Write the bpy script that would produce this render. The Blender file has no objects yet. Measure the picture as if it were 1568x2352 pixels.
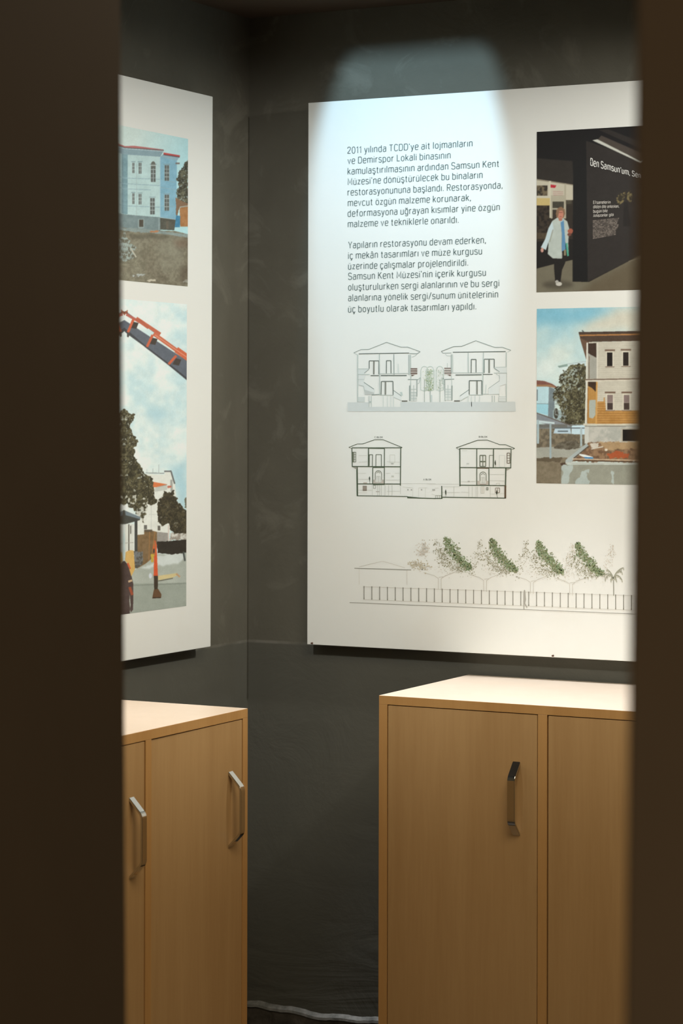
import bpy, bmesh, math, random
import numpy as np
from mathutils import Vector, Matrix

# ------------------------------------------------------------------ camera
FPX, YAW, ROLL, SHY, EYE = 5424.3, 0.4817, 0.002114, -218.23, 1.5
CAM = np.array([2.8057, -4.8892, EYE])
_F = np.array([-math.sin(YAW), math.cos(YAW), 0.0])
_R0 = np.array([math.cos(YAW), math.sin(YAW), 0.0])
_U0 = np.array([0, 0, 1.0])
_R = _R0 * math.cos(ROLL) + _U0 * math.sin(ROLL)
_U = _U0 * math.cos(ROLL) - _R0 * math.sin(ROLL)

scene = bpy.context.scene
COL = scene.collection
cd = bpy.data.cameras.new('camera')
cam = bpy.data.objects.new('camera', cd)
COL.objects.link(cam)
M3 = Matrix(((_R[0], _U[0], -_F[0]), (_R[1], _U[1], -_F[1]), (_R[2], _U[2], -_F[2])))
cam.matrix_world = Matrix.Translation(Vector(CAM)) @ M3.to_4x4()
cd.sensor_fit = 'HORIZONTAL'
cd.sensor_width = 24.0
cd.lens = 24.0 * FPX / 1568.0
cd.shift_y = SHY / 1568.0
cd.clip_start = 0.05
cd.dof.use_dof = True
cd.dof.focus_distance = 5.0
cd.dof.aperture_fstop = 8.0
scene.camera = cam

# ------------------------------------------------------------------ exposure, world
vs = scene.view_settings
vs.view_transform = 'Standard'
vs.look = 'None'
vs.gamma = 1.0
vs.exposure = 0.0
vs.use_curve_mapping = False
world = bpy.data.worlds.new('world')
scene.world = world
world.use_nodes = True
world.node_tree.nodes['Background'].inputs[0].default_value = (1.0, 0.85, 0.65, 1)
world.node_tree.nodes['Background'].inputs[1].default_value = 0.0

# ------------------------------------------------------------------ lights
def look(o, target):
    d = Vector(target) - o.location
    o.rotation_euler = d.to_track_quat('-Z', 'Y').to_euler()

def spot(name, loc, target, watts, colour, half_deg, blend, radius, beam=(1, 1)):
    l = bpy.data.lights.new(name, 'SPOT')
    l.energy = watts; l.color = colour
    l.spot_size = math.radians(2 * half_deg); l.spot_blend = blend
    l.shadow_soft_size = radius
    o = bpy.data.objects.new(name, l); COL.objects.link(o)
    o.location = loc; look(o, target)
    o.scale = (beam[0], beam[1], 1)          # an oval beam
    return o

def area(name, loc, target, watts, colour, sx, sy):
    l = bpy.data.lights.new(name, 'AREA')
    l.energy = watts; l.color = colour
    l.shape = 'RECTANGLE'; l.size = sx; l.size_y = sy
    o = bpy.data.objects.new(name, l); COL.objects.link(o)
    o.location = loc; look(o, target)
    return o

# cool accent spot on the text panel, neutral wall washers for both panels,
# downlights over the cabinets, warm room light, added unseen fill for the partitions
spot('accent_spotlight', (0.44, -0.60, 2.475), (0.44, 0.0, 2.10), 18.5, (0.50, 0.79, 1.0), 37.5, 0.34, 0.007, (0.535, 1))
spot('back_wall_washer', (0.50, -2.20, 2.43), (0.50, 0.0, 1.45), 83, (0.975, 0.985, 0.975), 23.5, 0.75, 0.04, (2.6, 1))
spot('left_wall_washer', (2.20, -0.45, 2.43), (0.0, -0.45, 1.43), 128, (1.0, 0.97, 0.90), 23.5, 0.75, 0.04, (2.6, 1))
spot('cabinet_downlight', (0.90, -0.29, 2.40), (0.90, -0.28, 0.9), 128, (0.92, 0.95, 1.0), 12.5, 0.45, 0.03, (2.0, 1))
spot('side_cabinet_downlight', (0.29, -1.05, 2.40), (0.28, -1.05, 0.9), 74, (1.0, 0.91, 0.86), 13, 0.5, 0.03, (1, 2.0))
spot('aisle_downlight', (0.60, -0.67, 2.42), (0.60, -0.72, 0.0), 15, (1.0, 0.93, 0.84), 24, 0.6, 0.05)
area('ceiling_panel_light', (1.75, -1.9, 2.42), (1.75, -1.9, 0), 34, (1.0, 0.87, 0.66), 1.2, 1.2)
area('partition_fill_light', (3.4, -5.5, 2.42), (3.4, -5.5, 0), 40.0, (1.0, 0.86, 0.66), 0.6, 0.6)  # added lamp, out of view, to lift the foreground partitions

# ------------------------------------------------------------------ helpers
def ray(px, py):
    return _F + _R * (px - 784.0) / FPX + _U * (-(py - 1176.0 - SHY)) / FPX

def hit(axis, val, px, py):
    d = ray(px, py)
    return CAM + d * (val - CAM[axis]) / d[axis]

def project(P):
    v = np.asarray(P) - CAM
    D = v @ _F
    return 784 + FPX * (v @ _R) / D, 1176 + SHY - FPX * (v @ _U) / D

def lin(c):
    c = np.asarray(c, float) / 255.0
    return np.where(c <= 0.04045, c / 12.92, ((c + 0.055) / 1.055) ** 2.4)

def link(name, me, mats, parent=None):
    o = bpy.data.objects.new(name, me)
    COL.objects.link(o)
    for m in (mats if isinstance(mats, (list, tuple)) else [mats]):
        me.materials.append(m)
    if parent is not None:
        o.parent = parent
    return o

def from_bm(name, bm, mats, parent=None, smooth=False):
    me = bpy.data.meshes.new(name)
    bm.normal_update()
    bm.to_mesh(me); bm.free()
    if smooth:
        for p in me.polygons:
            p.use_smooth = True
    return link(name, me, mats, parent)

def add_box(bm, lo, hi, mat=0):
    v = [bm.verts.new((x, y, z)) for x in (lo[0], hi[0]) for y in (lo[1], hi[1]) for z in (lo[2], hi[2])]
    for f in ((0, 1, 3, 2), (4, 6, 7, 5), (0, 4, 5, 1), (2, 3, 7, 6), (0, 2, 6, 4), (1, 5, 7, 3)):
        bm.faces.new([v[i] for i in f]).material_index = mat
    return v

def box(name, lo, hi, mat, parent=None, bevel=0.0):
    bm = bmesh.new()
    add_box(bm, lo, hi)
    if bevel:
        bmesh.ops.bevel(bm, geom=bm.edges[:], offset=bevel, segments=2, affect='EDGES', profile=0.5)
    bmesh.ops.recalc_face_normals(bm, faces=bm.faces[:])
    return from_bm(name, bm, mat, parent)

def empty(name, loc, label, cat, rz=0.0):
    o = bpy.data.objects.new(name, None)
    COL.objects.link(o)
    o.location = loc; o.rotation_euler = (0, 0, rz)
    o.empty_display_size = 0.1
    o['label'] = label; o['category'] = cat
    return o

def structure(o):
    o['kind'] = 'structure'
    return o

# ------------------------------------------------------------------ materials
def nodes(name):
    m = bpy.data.materials.new(name)
    m.use_nodes = True
    nt = m.node_tree
    return m, nt, nt.nodes['Principled BSDF']

def plain(name, rgb, rough=0.6, spec=0.3, metal=0.0):
    m, nt, b = nodes(name)
    b.inputs['Base Color'].default_value = (*rgb, 1)
    b.inputs['Roughness'].default_value = rough
    b.inputs['Specular IOR Level'].default_value = spec
    b.inputs['Metallic'].default_value = metal
    return m

def new(nt, t, **kw):
    n = nt.nodes.new(t)
    for k, v in kw.items():
        setattr(n, k, v)
    return n

def mixc(nt, fac, a, b, blend='MIX'):
    n = new(nt, 'ShaderNodeMix', data_type='RGBA', blend_type=blend)
    for s, v in ((n.inputs[0], fac), (n.inputs[6], a), (n.inputs[7], b)):
        if hasattr(v, 'links') or isinstance(v, bpy.types.NodeSocket):
            nt.links.new(v, s)
        elif isinstance(v, (int, float)):
            s.default_value = v
        else:
            s.default_value = (*v, 1)
    return n.outputs[2]

def noise(nt, co, scale, detail=4, rough=0.55, dist=0.0):
    n = new(nt, 'ShaderNodeTexNoise')
    n.inputs['Scale'].default_value = scale
    n.inputs['Detail'].default_value = detail
    n.inputs['Roughness'].default_value = rough
    n.inputs['Distortion'].default_value = dist
    nt.links.new(co, n.inputs['Vector'])
    return n.outputs[0]

def ramp(nt, fac, lo, hi, a=0.0, b=1.0):
    n = new(nt, 'ShaderNodeMapRange')
    n.clamp = True
    nt.links.new(fac, n.inputs[0])
    for i, v in enumerate((lo, hi, a, b)):
        n.inputs[i + 1].default_value = v
    return n.outputs[0]

def math_n(nt, op, a, b=None):
    n = new(nt, 'ShaderNodeMath', operation=op)
    for i, v in enumerate((a, b)):
        if v is None:
            continue
        if isinstance(v, (int, float)):
            n.inputs[i].default_value = v
        else:
            nt.links.new(v, n.inputs[i])
    return n.outputs[0]

def plaster():
    m, nt, b = nodes('grey_olive_plaster')
    tc = new(nt, 'ShaderNodeTexCoord')
    co = tc.outputs['Object']
    sep = new(nt, 'ShaderNodeSeparateXYZ')
    nt.links.new(co, sep.inputs[0])
    z = sep.outputs['Z']
    up = mixc(nt, ramp(nt, noise(nt, co, 3.2, 6, 0.6, 0.4), 0.35, 0.7), (0.108, 0.102, 0.080), (0.135, 0.128, 0.101))
    # paler trowelled patches on the upper plaster
    patch = ramp(nt, noise(nt, co, 7.0, 8, 0.62, 1.2), 0.54, 0.66)
    up = mixc(nt, math_n(nt, 'MULTIPLY', patch, 0.45), up, (0.200, 0.190, 0.155))
    low = mixc(nt, ramp(nt, noise(nt, co, 2.0, 5, 0.6), 0.35, 0.7), (0.097, 0.095, 0.078), (0.114, 0.112, 0.092))
    isup = ramp(nt, z, 0.963, 0.969)
    c = mixc(nt, isup, low, up)
    # chalky seam where the two coats meet
    dz = math_n(nt, 'ABSOLUTE', math_n(nt, 'SUBTRACT', z, 0.966))
    seam = math_n(nt, 'MULTIPLY', ramp(nt, dz, 0.0015, 0.005, 1.0, 0.0), ramp(nt, noise(nt, co, 9.0, 3), 0.42, 0.62, 0.0, 0.55))
    c = mixc(nt, seam, c, (0.22, 0.21, 0.18))
    nt.links.new(c, b.inputs['Base Color'])
    b.inputs['Roughness'].default_value = 0.75
    b.inputs['Specular IOR Level'].default_value = 0.2
    h1 = noise(nt, co, 6.0, 6, 0.6, 0.6)
    mp = new(nt, 'ShaderNodeMapping')
    mp.inputs['Scale'].default_value = (2.2, 2.2, 9.0)
    nt.links.new(co, mp.inputs[0])
    h2 = noise(nt, mp.outputs[0], 1.2, 4, 0.5, 0.8)
    h = math_n(nt, 'ADD', h1, math_n(nt, 'MULTIPLY', h2, ramp(nt, z, 0.15, 0.5, 2.2, 0.3)))
    h = math_n(nt, 'ADD', h, math_n(nt, 'MULTIPLY', isup, -0.25))
    bp = new(nt, 'ShaderNodeBump')
    bp.inputs['Strength'].default_value = 0.35
    bp.inputs['Distance'].default_value = 0.012
    nt.links.new(h, bp.inputs['Height'])
    nt.links.new(bp.outputs[0], b.inputs['Normal'])
    return m

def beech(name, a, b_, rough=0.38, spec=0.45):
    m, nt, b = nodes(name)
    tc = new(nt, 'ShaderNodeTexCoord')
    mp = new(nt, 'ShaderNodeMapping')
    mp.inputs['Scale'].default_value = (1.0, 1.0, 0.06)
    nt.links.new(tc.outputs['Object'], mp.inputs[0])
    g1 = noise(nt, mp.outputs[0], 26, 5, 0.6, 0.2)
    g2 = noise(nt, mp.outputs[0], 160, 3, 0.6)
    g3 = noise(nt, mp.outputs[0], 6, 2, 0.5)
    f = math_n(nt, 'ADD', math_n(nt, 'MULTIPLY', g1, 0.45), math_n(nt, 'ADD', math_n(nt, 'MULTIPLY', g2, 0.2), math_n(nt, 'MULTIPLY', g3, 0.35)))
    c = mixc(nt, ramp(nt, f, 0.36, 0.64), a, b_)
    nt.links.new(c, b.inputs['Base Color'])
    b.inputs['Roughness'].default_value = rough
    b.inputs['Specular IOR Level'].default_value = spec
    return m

def board_white():
    m, nt, b = nodes('matt_white_board')
    tc = new(nt, 'ShaderNodeTexCoord')
    co = tc.outputs['Object']
    c = mixc(nt, ramp(nt, noise(nt, co, 5, 4), 0.6, 0.8, 0, 0.35), (0.785, 0.800, 0.765), (0.73, 0.71, 0.65))
    nt.links.new(c, b.inputs['Base Color'])
    b.inputs['Roughness'].default_value = 0.55
    b.inputs['Specular IOR Level'].default_value = 0.25
    return m

def vcol(name):
    m, nt, b = nodes(name)
    a = new(nt, 'ShaderNodeVertexColor', layer_name='ink')
    nt.links.new(a.outputs[0], b.inputs['Base Color'])
    b.inputs['Roughness'].default_value = 0.5
    b.inputs['Specular IOR Level'].default_value = 0.2
    return m

def mottled(name, a, b_, scale, rough=0.7, bump=0.0, spec=0.2):
    m, nt, b = nodes(name)
    tc = new(nt, 'ShaderNodeTexCoord')
    co = tc.outputs['Object']
    f = noise(nt, co, scale, 6, 0.6, 0.3)
    nt.links.new(mixc(nt, ramp(nt, f, 0.35, 0.68), a, b_), b.inputs['Base Color'])
    b.inputs['Roughness'].default_value = rough
    b.inputs['Specular IOR Level'].default_value = spec
    if bump:
        bp = new(nt, 'ShaderNodeBump')
        bp.inputs['Strength'].default_value = bump
        bp.inputs['Distance'].default_value = 0.01
        nt.links.new(f, bp.inputs['Height'])
        nt.links.new(bp.outputs[0], b.inputs['Normal'])
    return m

M_PLASTER = plaster()
M_CEIL = mottled('brown_ceiling_paint', (0.070, 0.050, 0.034), (0.085, 0.062, 0.043), 3)
M_FLOOR = mottled('dark_floor', (0.060, 0.052, 0.042), (0.085, 0.072, 0.058), 5, 0.5)
M_PARTITION = mottled('brown_partition_paint', (0.105, 0.073, 0.043), (0.125, 0.088, 0.053), 2.0)
M_SKIRT = mottled('dark_skirting', (0.050, 0.044, 0.034), (0.115, 0.100, 0.080), 22, 0.8, 0.4)
M_DUST_LIT = mottled('dusty_lit_edge', (0.14, 0.145, 0.135), (0.34, 0.34, 0.32), 30, 0.9, 0.3)  # dust, with the light caught by the ledge mixed into its paleness
M_TOP = beech('overlit_beech_top', (0.66, 0.545, 0.425), (0.71, 0.595, 0.475), 0.28, 0.6)  # beech paled so the strong light on the tops is in the colour
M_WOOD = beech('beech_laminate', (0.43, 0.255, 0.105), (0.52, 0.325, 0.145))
M_EDGE = beech('beech_edge_band', (0.48, 0.255, 0.085), (0.56, 0.315, 0.115))
M_CHROME = plain('polished_chrome', (0.62, 0.62, 0.61), 0.10, 0.5, 1.0)
M_BOARD = board_white()
M_PRINT = vcol('photographic_print')
M_TEXT = plain('grey_text_ink', (0.125, 0.165, 0.155), 0.6, 0.2)
M_RUST = plain('rusty_nail', (0.12, 0.06, 0.035), 0.6, 0.3, 0.4)

# ------------------------------------------------------------------ room shell
ZC, XR, YF = 2.45, 4.2, -6.6
structure(box('floor', (-0.1, YF - 0.1, -0.1), (XR + 0.1, 0.1, 0.0), M_FLOOR))
def ceiling():
    """slab with one added opening that shapes the accent beam"""
    bm = bmesh.new()
    xs, ys = (-0.1, 0.28, 0.60, XR + 0.1), (YF - 0.1, -0.70, -0.488, 0.1)
    for i in range(3):
        for j in range(3):
            z1 = ZC + 0.1
            z0 = ZC + 0.07 if (i, j) == (1, 1) else ZC  # unseen recess, its edge placed to cut the beam's top flat
            add_box(bm, (xs[i], ys[j], z0), (xs[i + 1], ys[j + 1], z1))
    return structure(from_bm('ceiling', bm, M_CEIL))
ceiling()
structure(box('wall_left', (-0.1, YF, 0.0), (0.0, 0.0, ZC), M_PLASTER))
structure(box('wall_back', (-0.1, 0.0, 0.0), (XR + 0.1, 0.1, ZC), M_PLASTER))
structure(box('wall_right', (XR, YF, 0.0), (XR + 0.1, 0.0, ZC), M_PARTITION))
structure(box('wall_front', (-0.1, YF - 0.1, 0.0), (XR + 0.1, YF, ZC), M_PARTITION))

def wall_prism(name, foot, top, mat):
    """a partition of constant height whose end leans slightly: two outlines joined"""
    bm = bmesh.new()
    lo = [bm.verts.new((x, y, 0.0)) for x, y in foot]
    hi = [bm.verts.new((x, y, ZC)) for x, y in top]
    n = len(lo)
    bm.faces.new(lo[::-1]); bm.faces.new(hi)
    for i in range(n):
        bm.faces.new((lo[i], lo[(i + 1) % n], hi[(i + 1) % n], hi[i]))
    bmesh.ops.recalc_face_normals(bm, faces=bm.faces[:])
    bmesh.ops.bevel(bm, geom=[e for e in bm.edges if abs(e.verts[0].co.z - e.verts[1].co.z) > 1], offset=0.002, segments=2, affect='EDGES')
    return structure(from_bm(name, bm, mat))

# the two partitions of the opening the picture is taken through; neither end is quite plumb
XL = 1.716
def end_y(px, py):                       # where the left partition's end is seen
    d = ray(px, py); s = (XL - CAM[0]) / d[0]; P = CAM + d * s
    return P[1], P[2]
ya, za = end_y(279, 0); yb, zb = end_y(292, 2352)
k = (ya - yb) / (za - zb); y0 = yb - k * zb; y1 = y0 + k * ZC
wall_prism('wall_front_left', [(XL - 0.1, YF), (XL, YF), (XL, y0), (XL - 0.1, y0)], [(XL - 0.1, YF), (XL, YF), (XL, y1), (XL - 0.1, y1)], M_PARTITION)
YR = -3.80
pa = hit(1, YR, 1459, 0); pb = hit(1, YR, 1432, 2352)
k = (pa[0] - pb[0]) / (pa[2] - pb[2]); x0 = pb[0] - k * pb[2]; x1 = x0 + k * ZC
wall_prism('wall_front_right', [(x0, YR), (XR, YR), (XR, YR + 0.1), (x0, YR + 0.1)], [(x1, YR), (XR, YR), (XR, YR + 0.1), (x1, YR + 0.1)], M_PARTITION)

# skirting along the back wall with an uneven dusty top edge, its caught light painted in
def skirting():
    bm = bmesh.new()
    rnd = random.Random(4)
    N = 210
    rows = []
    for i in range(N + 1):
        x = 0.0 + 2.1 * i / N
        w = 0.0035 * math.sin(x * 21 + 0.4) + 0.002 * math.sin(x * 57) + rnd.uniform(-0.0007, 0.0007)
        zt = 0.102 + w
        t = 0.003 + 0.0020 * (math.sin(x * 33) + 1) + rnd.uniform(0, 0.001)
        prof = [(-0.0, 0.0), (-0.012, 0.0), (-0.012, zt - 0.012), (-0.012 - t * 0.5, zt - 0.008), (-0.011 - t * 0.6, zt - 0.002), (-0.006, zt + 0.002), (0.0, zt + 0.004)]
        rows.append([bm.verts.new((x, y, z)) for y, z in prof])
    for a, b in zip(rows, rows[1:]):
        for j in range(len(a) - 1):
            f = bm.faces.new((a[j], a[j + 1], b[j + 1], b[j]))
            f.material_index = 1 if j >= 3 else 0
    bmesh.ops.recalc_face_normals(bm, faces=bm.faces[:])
    return structure(from_bm('baseboard_back', bm, [M_SKIRT, M_DUST_LIT]))
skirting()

# ------------------------------------------------------------------ cabinets
TOPZ = 0.917
SIDE, DOORW, DIV, NDOOR, DEPTH = 0.0195, 0.3405, 0.0202, 3, 0.452
CABW = 2 * SIDE + NDOOR * DOORW + (NDOOR - 1) * DIV

def handle(parent, x, y, z):
    """flat chrome bar bent away from the door, standing off between two slanted feet"""
    pts = []
    path = [(0.0, 0.0725), (-0.0265, 0.0445), (-0.0265, -0.0445), (0.0, -0.0725)]
    rr = 0.007
    pts.append(Vector(path[0]))
    for i in (1, 2):
        p0, p1, p2 = Vector(path[i - 1]), Vector(path[i]), Vector(path[i + 1])
        a = p1 + (p0 - p1).normalized() * rr
        c = p1 + (p2 - p1).normalized() * rr
        for j in range(7):
            t = j / 6
            pts.append((1 - t) ** 2 * a + 2 * t * (1 - t) * p1 + t * t * c)
    pts.append(Vector(path[3]))
    bm = bmesh.new()
    hw, ht = 0.0082, 0.0024
    rows = []
    for i, p in enumerate(pts):
        d = (pts[min(i + 1, len(pts) - 1)] - pts[max(i - 1, 0)]).normalized()
        n = Vector((-d.y, d.x))
        if i in (0, len(pts) - 1):
            n = Vector((0, 1 if n.y > 0 else -1)) * 1.35
        a, b = p + n * ht, p - n * ht
        rows.append([bm.verts.new(q) for q in ((-hw, a.x, a.y), (hw, a.x, a.y), (hw, b.x, b.y), (-hw, b.x, b.y))])
    for a, b in zip(rows, rows[1:]):
        for j in range(4):
            bm.faces.new((a[j], a[(j + 1) % 4], b[(j + 1) % 4], b[j]))
    bm.faces.new(rows[0]); bm.faces.new(rows[-1][::-1])
    bmesh.ops.recalc_face_normals(bm, faces=bm.faces[:])
    long_edges = [e for e in bm.edges if abs(e.calc_face_angle(0)) > 1.0]
    bmesh.ops.bevel(bm, geom=long_edges, offset=0.0007, segments=2, affect='EDGES')
    o = from_bm('handle', bm, M_CHROME, parent)
    o.location = (x, y, z)
    o['label'] = 'bent chrome bar handle'
    return o

def cabinet(loc, rz, label, recess=None, seed=0):
    root = empty('storage_cabinet', loc, label, 'cabinet', rz)
    W, D = CABW, DEPTH
    th = 0.0185
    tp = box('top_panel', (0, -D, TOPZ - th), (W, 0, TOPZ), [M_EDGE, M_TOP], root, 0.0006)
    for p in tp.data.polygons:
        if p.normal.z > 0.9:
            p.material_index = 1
    for x in (0, W - SIDE):
        box('side_panel', (x, -D, 0.0), (x + SIDE, 0, TOPZ - th), M_EDGE, root, 0.0005)
    for i in range(1, NDOOR):
        x = SIDE + i * DOORW + (i - 1) * DIV
        box('divider', (x, -D, 0.06), (x + DIV, -0.006, TOPZ - th), M_EDGE, root, 0.0005)
    box('back_panel', (SIDE, -0.006, 0.06), (W - SIDE, 0, TOPZ - th), M_WOOD, root)
    box('base_panel', (SIDE, -D + 0.02, 0.06), (W - SIDE, -0.006, 0.078), M_WOOD, root)
    box('plinth', (SIDE, -D + 0.03, 0.0), (W - SIDE, -D + 0.048, 0.06), M_EDGE, root)
    g = 0.0016
    for i in range(NDOOR):
        x = SIDE + i * (DOORW + DIV)
        bm = bmesh.new()
        z0, z1 = 0.062, TOPZ - th - g
        rc = (recess or {}).get(i, (0.0007, 0.0007, 0.0, 0.0))
        gl, gr = g + rc[2], g + rc[3]
        v = add_box(bm, (x + gl, -D, z0), (x + DOORW - gr, -D + 0.018, z1))
        for q in v:                                   # door stands a little in from the frame
            f = (q.co.x - x) / DOORW
            q.co.y += rc[0] * (1 - f) + rc[1] * f
        bmesh.ops.bevel(bm, geom=bm.edges[:], offset=0.0006, segments=2, affect='EDGES')
        bmesh.ops.recalc_face_normals(bm, faces=bm.faces[:])
        d = from_bm('door', bm, M_WOOD, root)
        handle(d, x + DOORW - 0.0470, -D + rc[1], 0.7243)
    return root

cabinet((0.5834, -0.0143, 0), 0.0, 'beech cabinet with white-lit top standing under the panel with printed paragraphs',
        recess={1: (0.0007, 0.0007, 0.0010, 0.0)})
cabinet((0.0009, -0.790 - CABW, 0), math.pi / 2, 'beech cabinet at left, against the wall under the panel with the crane photograph',
        recess={2: (0.0036, 0.0010, -0.0008, 0.0), 1: (0.001, 0.001, 0.0, 0.0012)})

# ------------------------------------------------------------------ painting of the printed photographs
class Canvas:
    """small RGB raster in reference pixels (2 samples a pixel) that becomes vertex colours of a print"""
    S = 2
    def __init__(s, x0, y0, x1, y1, base, seed):
        s.x0, s.y0 = x0, y0
        s.w, s.h = int((x1 - x0) * s.S), int((y1 - y0) * s.S)
        s.a = np.zeros((s.h, s.w, 3)) + np.array(base, float)
        s.rng = np.random.default_rng(seed)
        s.xf = (1.0, 0.0, 0.0)
        yy, xx = np.mgrid[0:s.h, 0:s.w]
        s.X = (xx + 0.5) / s.S + x0
        s.Y = (yy + 0.5) / s.S + y0
    def view(s, sc, ox, oy):
        s.xf = (sc, ox, oy)
    def T(s, p):
        sc, ox, oy = s.xf
        return (p[0] / sc + ox, p[1] / sc + oy)
    def fnoise(s, size, octaves=4, aspect=1.0):
        out = np.zeros((s.h, s.w)); amp = 1.0; tot = 0
        for o in range(octaves):
            sz = size / 2 ** o
            gw, gh = int(s.w / s.S / sz) + 3, int(s.h / s.S / (sz * aspect)) + 3
            g = s.rng.random((gh, gw))
            fx = (s.X - s.x0) / sz; fy = (s.Y - s.y0) / (sz * aspect)
            ix = fx.astype(int); iy = fy.astype(int)
            tx = fx - ix; ty = fy - iy
            tx = tx * tx * (3 - 2 * tx); ty = ty * ty * (3 - 2 * ty)
            v = (g[iy, ix] * (1 - tx) + g[iy, ix + 1] * tx) * (1 - ty) + (g[iy + 1, ix] * (1 - tx) + g[iy + 1, ix + 1] * tx) * ty
            out += v * amp; tot += amp; amp *= 0.55
        return out / tot
    def mask(s, pts, rough=0.0, rsize=6):
        P = [s.T(p) for p in pts]
        X, Y = s.X, s.Y
        if rough:
            X = X + (s.fnoise(rsize, 3) - 0.5) * 2 * rough
            Y = Y + (s.fnoise(rsize, 3) - 0.5) * 2 * rough
        m = np.zeros(X.shape, bool)
        for (xa, ya), (xb, yb) in zip(P, P[1:] + P[:1]):
            if ya == yb:
                continue
            c = ((ya > Y) != (yb > Y)) & (X < (xb - xa) * (Y - ya) / (yb - ya) + xa)
            m ^= c
        return m
    def fill(s, m, col, var=0.0, size=4, octaves=4, col2=None, lo=0.4, hi=0.62, op=1.0, feather=0):
        c = np.zeros(s.a.shape) + np.array(col, float)
        if col2 is not None:
            t = np.clip((s.fnoise(size, octaves) - lo) / (hi - lo), 0, 1)[..., None]
            c = c * (1 - t) + np.array(col2, float) * t
        if var:
            c = c + (s.fnoise(size, octaves)[..., None] - 0.5) * 2 * var
        if feather:
            w = s.blur(m.astype(float), feather)[..., None] * op
            s.a = s.a * (1 - w) + c * w
        else:
            s.a[m] = s.a[m] * (1 - op) + c[m] * op
    def blur(s, m, r):
        r = max(1, int(r * s.S))
        for _ in range(2):
            for ax in (0, 1):
                pad = [(0, 0), (0, 0)]; pad[ax] = (r + 1, r)
                q = np.cumsum(np.pad(m, pad, 'edge'), axis=ax)
                n = 2 * r + 1
                m = (q[n:] - q[:-n]) / n if ax == 0 else (q[:, n:] - q[:, :-n]) / n
        return m
    def leaves(s, m, dark, light, gap=None, k=0.60):
        """dappled foliage: fine light and dark clumps and a few gaps of sky"""
        f = s.fnoise(9, 4) * 0.5 + s.fnoise(2.4, 2) * 0.5
        t = np.clip((f - 0.40) / 0.24, 0, 1)[..., None]
        c = np.array(dark, float) * (1 - t) + np.array(light, float) * t
        s.a[m] = c[m]
        if gap is not None:
            g = m & (s.fnoise(3.2, 3) + 0.25 * (s.fnoise(16, 2) - 0.5) > k)
            s.a[g] = s.a[g] * 0.3 + np.array(gap, float) * 0.7
    def grain(s, fine=7, broad=6):
        s.a = s.a + (s.fnoise(1.3, 2)[..., None] - 0.5) * 2 * fine + (s.fnoise(14, 3)[..., None] - 0.5) * 2 * broad
    def poly(s, pts, col, rough=0.0, rsize=6, **k):
        s.fill(s.mask(pts, rough, rsize), col, **k)
    def rect(s, x0, y0, x1, y1, col, **k):
        s.poly([(x0, y0), (x1, y0), (x1, y1), (x0, y1)], col, **k)
    def line(s, p, q, w, col, **k):
        d = np.array([q[0] - p[0], q[1] - p[1]], float); L = np.hypot(*d) or 1
        n = np.array([-d[1], d[0]]) / L * w / 2
        s.poly([(p[0] + n[0], p[1] + n[1]), (q[0] + n[0], q[1] + n[1]), (q[0] - n[0], q[1] - n[1]), (p[0] - n[0], p[1] - n[1])], col, **k)
    def ell(s, cx, cy, rx, ry, col, n=28, **k):
        s.poly([(cx + rx * math.cos(2 * math.pi * i / n), cy + ry * math.sin(2 * math.pi * i / n)) for i in range(n)], col, **k)
    def grad(s, c0, c1, p, q):
        P, Q = np.array(s.T(p)), np.array(s.T(q)); d = Q - P
        t = np.clip(((s.X - P[0]) * d[0] + (s.Y - P[1]) * d[1]) / (d @ d), 0, 1)[..., None]
        s.a = np.array(c0, float) * (1 - t) + np.array(c1, float) * t
    def soften(s, n=1):
        for _ in range(n):
            p = np.pad(s.a, ((1, 1), (1, 1), (0, 0)), 'edge')
            s.a = (p[1:-1, 1:-1] * 4 + (p[:-2, 1:-1] + p[2:, 1:-1] + p[1:-1, :-2] + p[1:-1, 2:]) * 2 + p[:-2, :-2] + p[2:, 2:] + p[:-2, 2:] + p[2:, :-2]) / 16
    def sample(s, px, py):
        fx = np.clip((px - s.x0) * s.S - 0.5, 0, s.w - 1.001); fy = np.clip((py - s.y0) * s.S - 0.5, 0, s.h - 1.001)
        ix = fx.astype(int); iy = fy.astype(int); tx = (fx - ix)[:, None]; ty = (fy - iy)[:, None]
        a = s.a
        return (a[iy, ix] * (1 - tx) + a[iy, ix + 1] * tx) * (1 - ty) + (a[iy + 1, ix] * (1 - tx) + a[iy + 1, ix + 1] * tx) * ty

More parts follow.
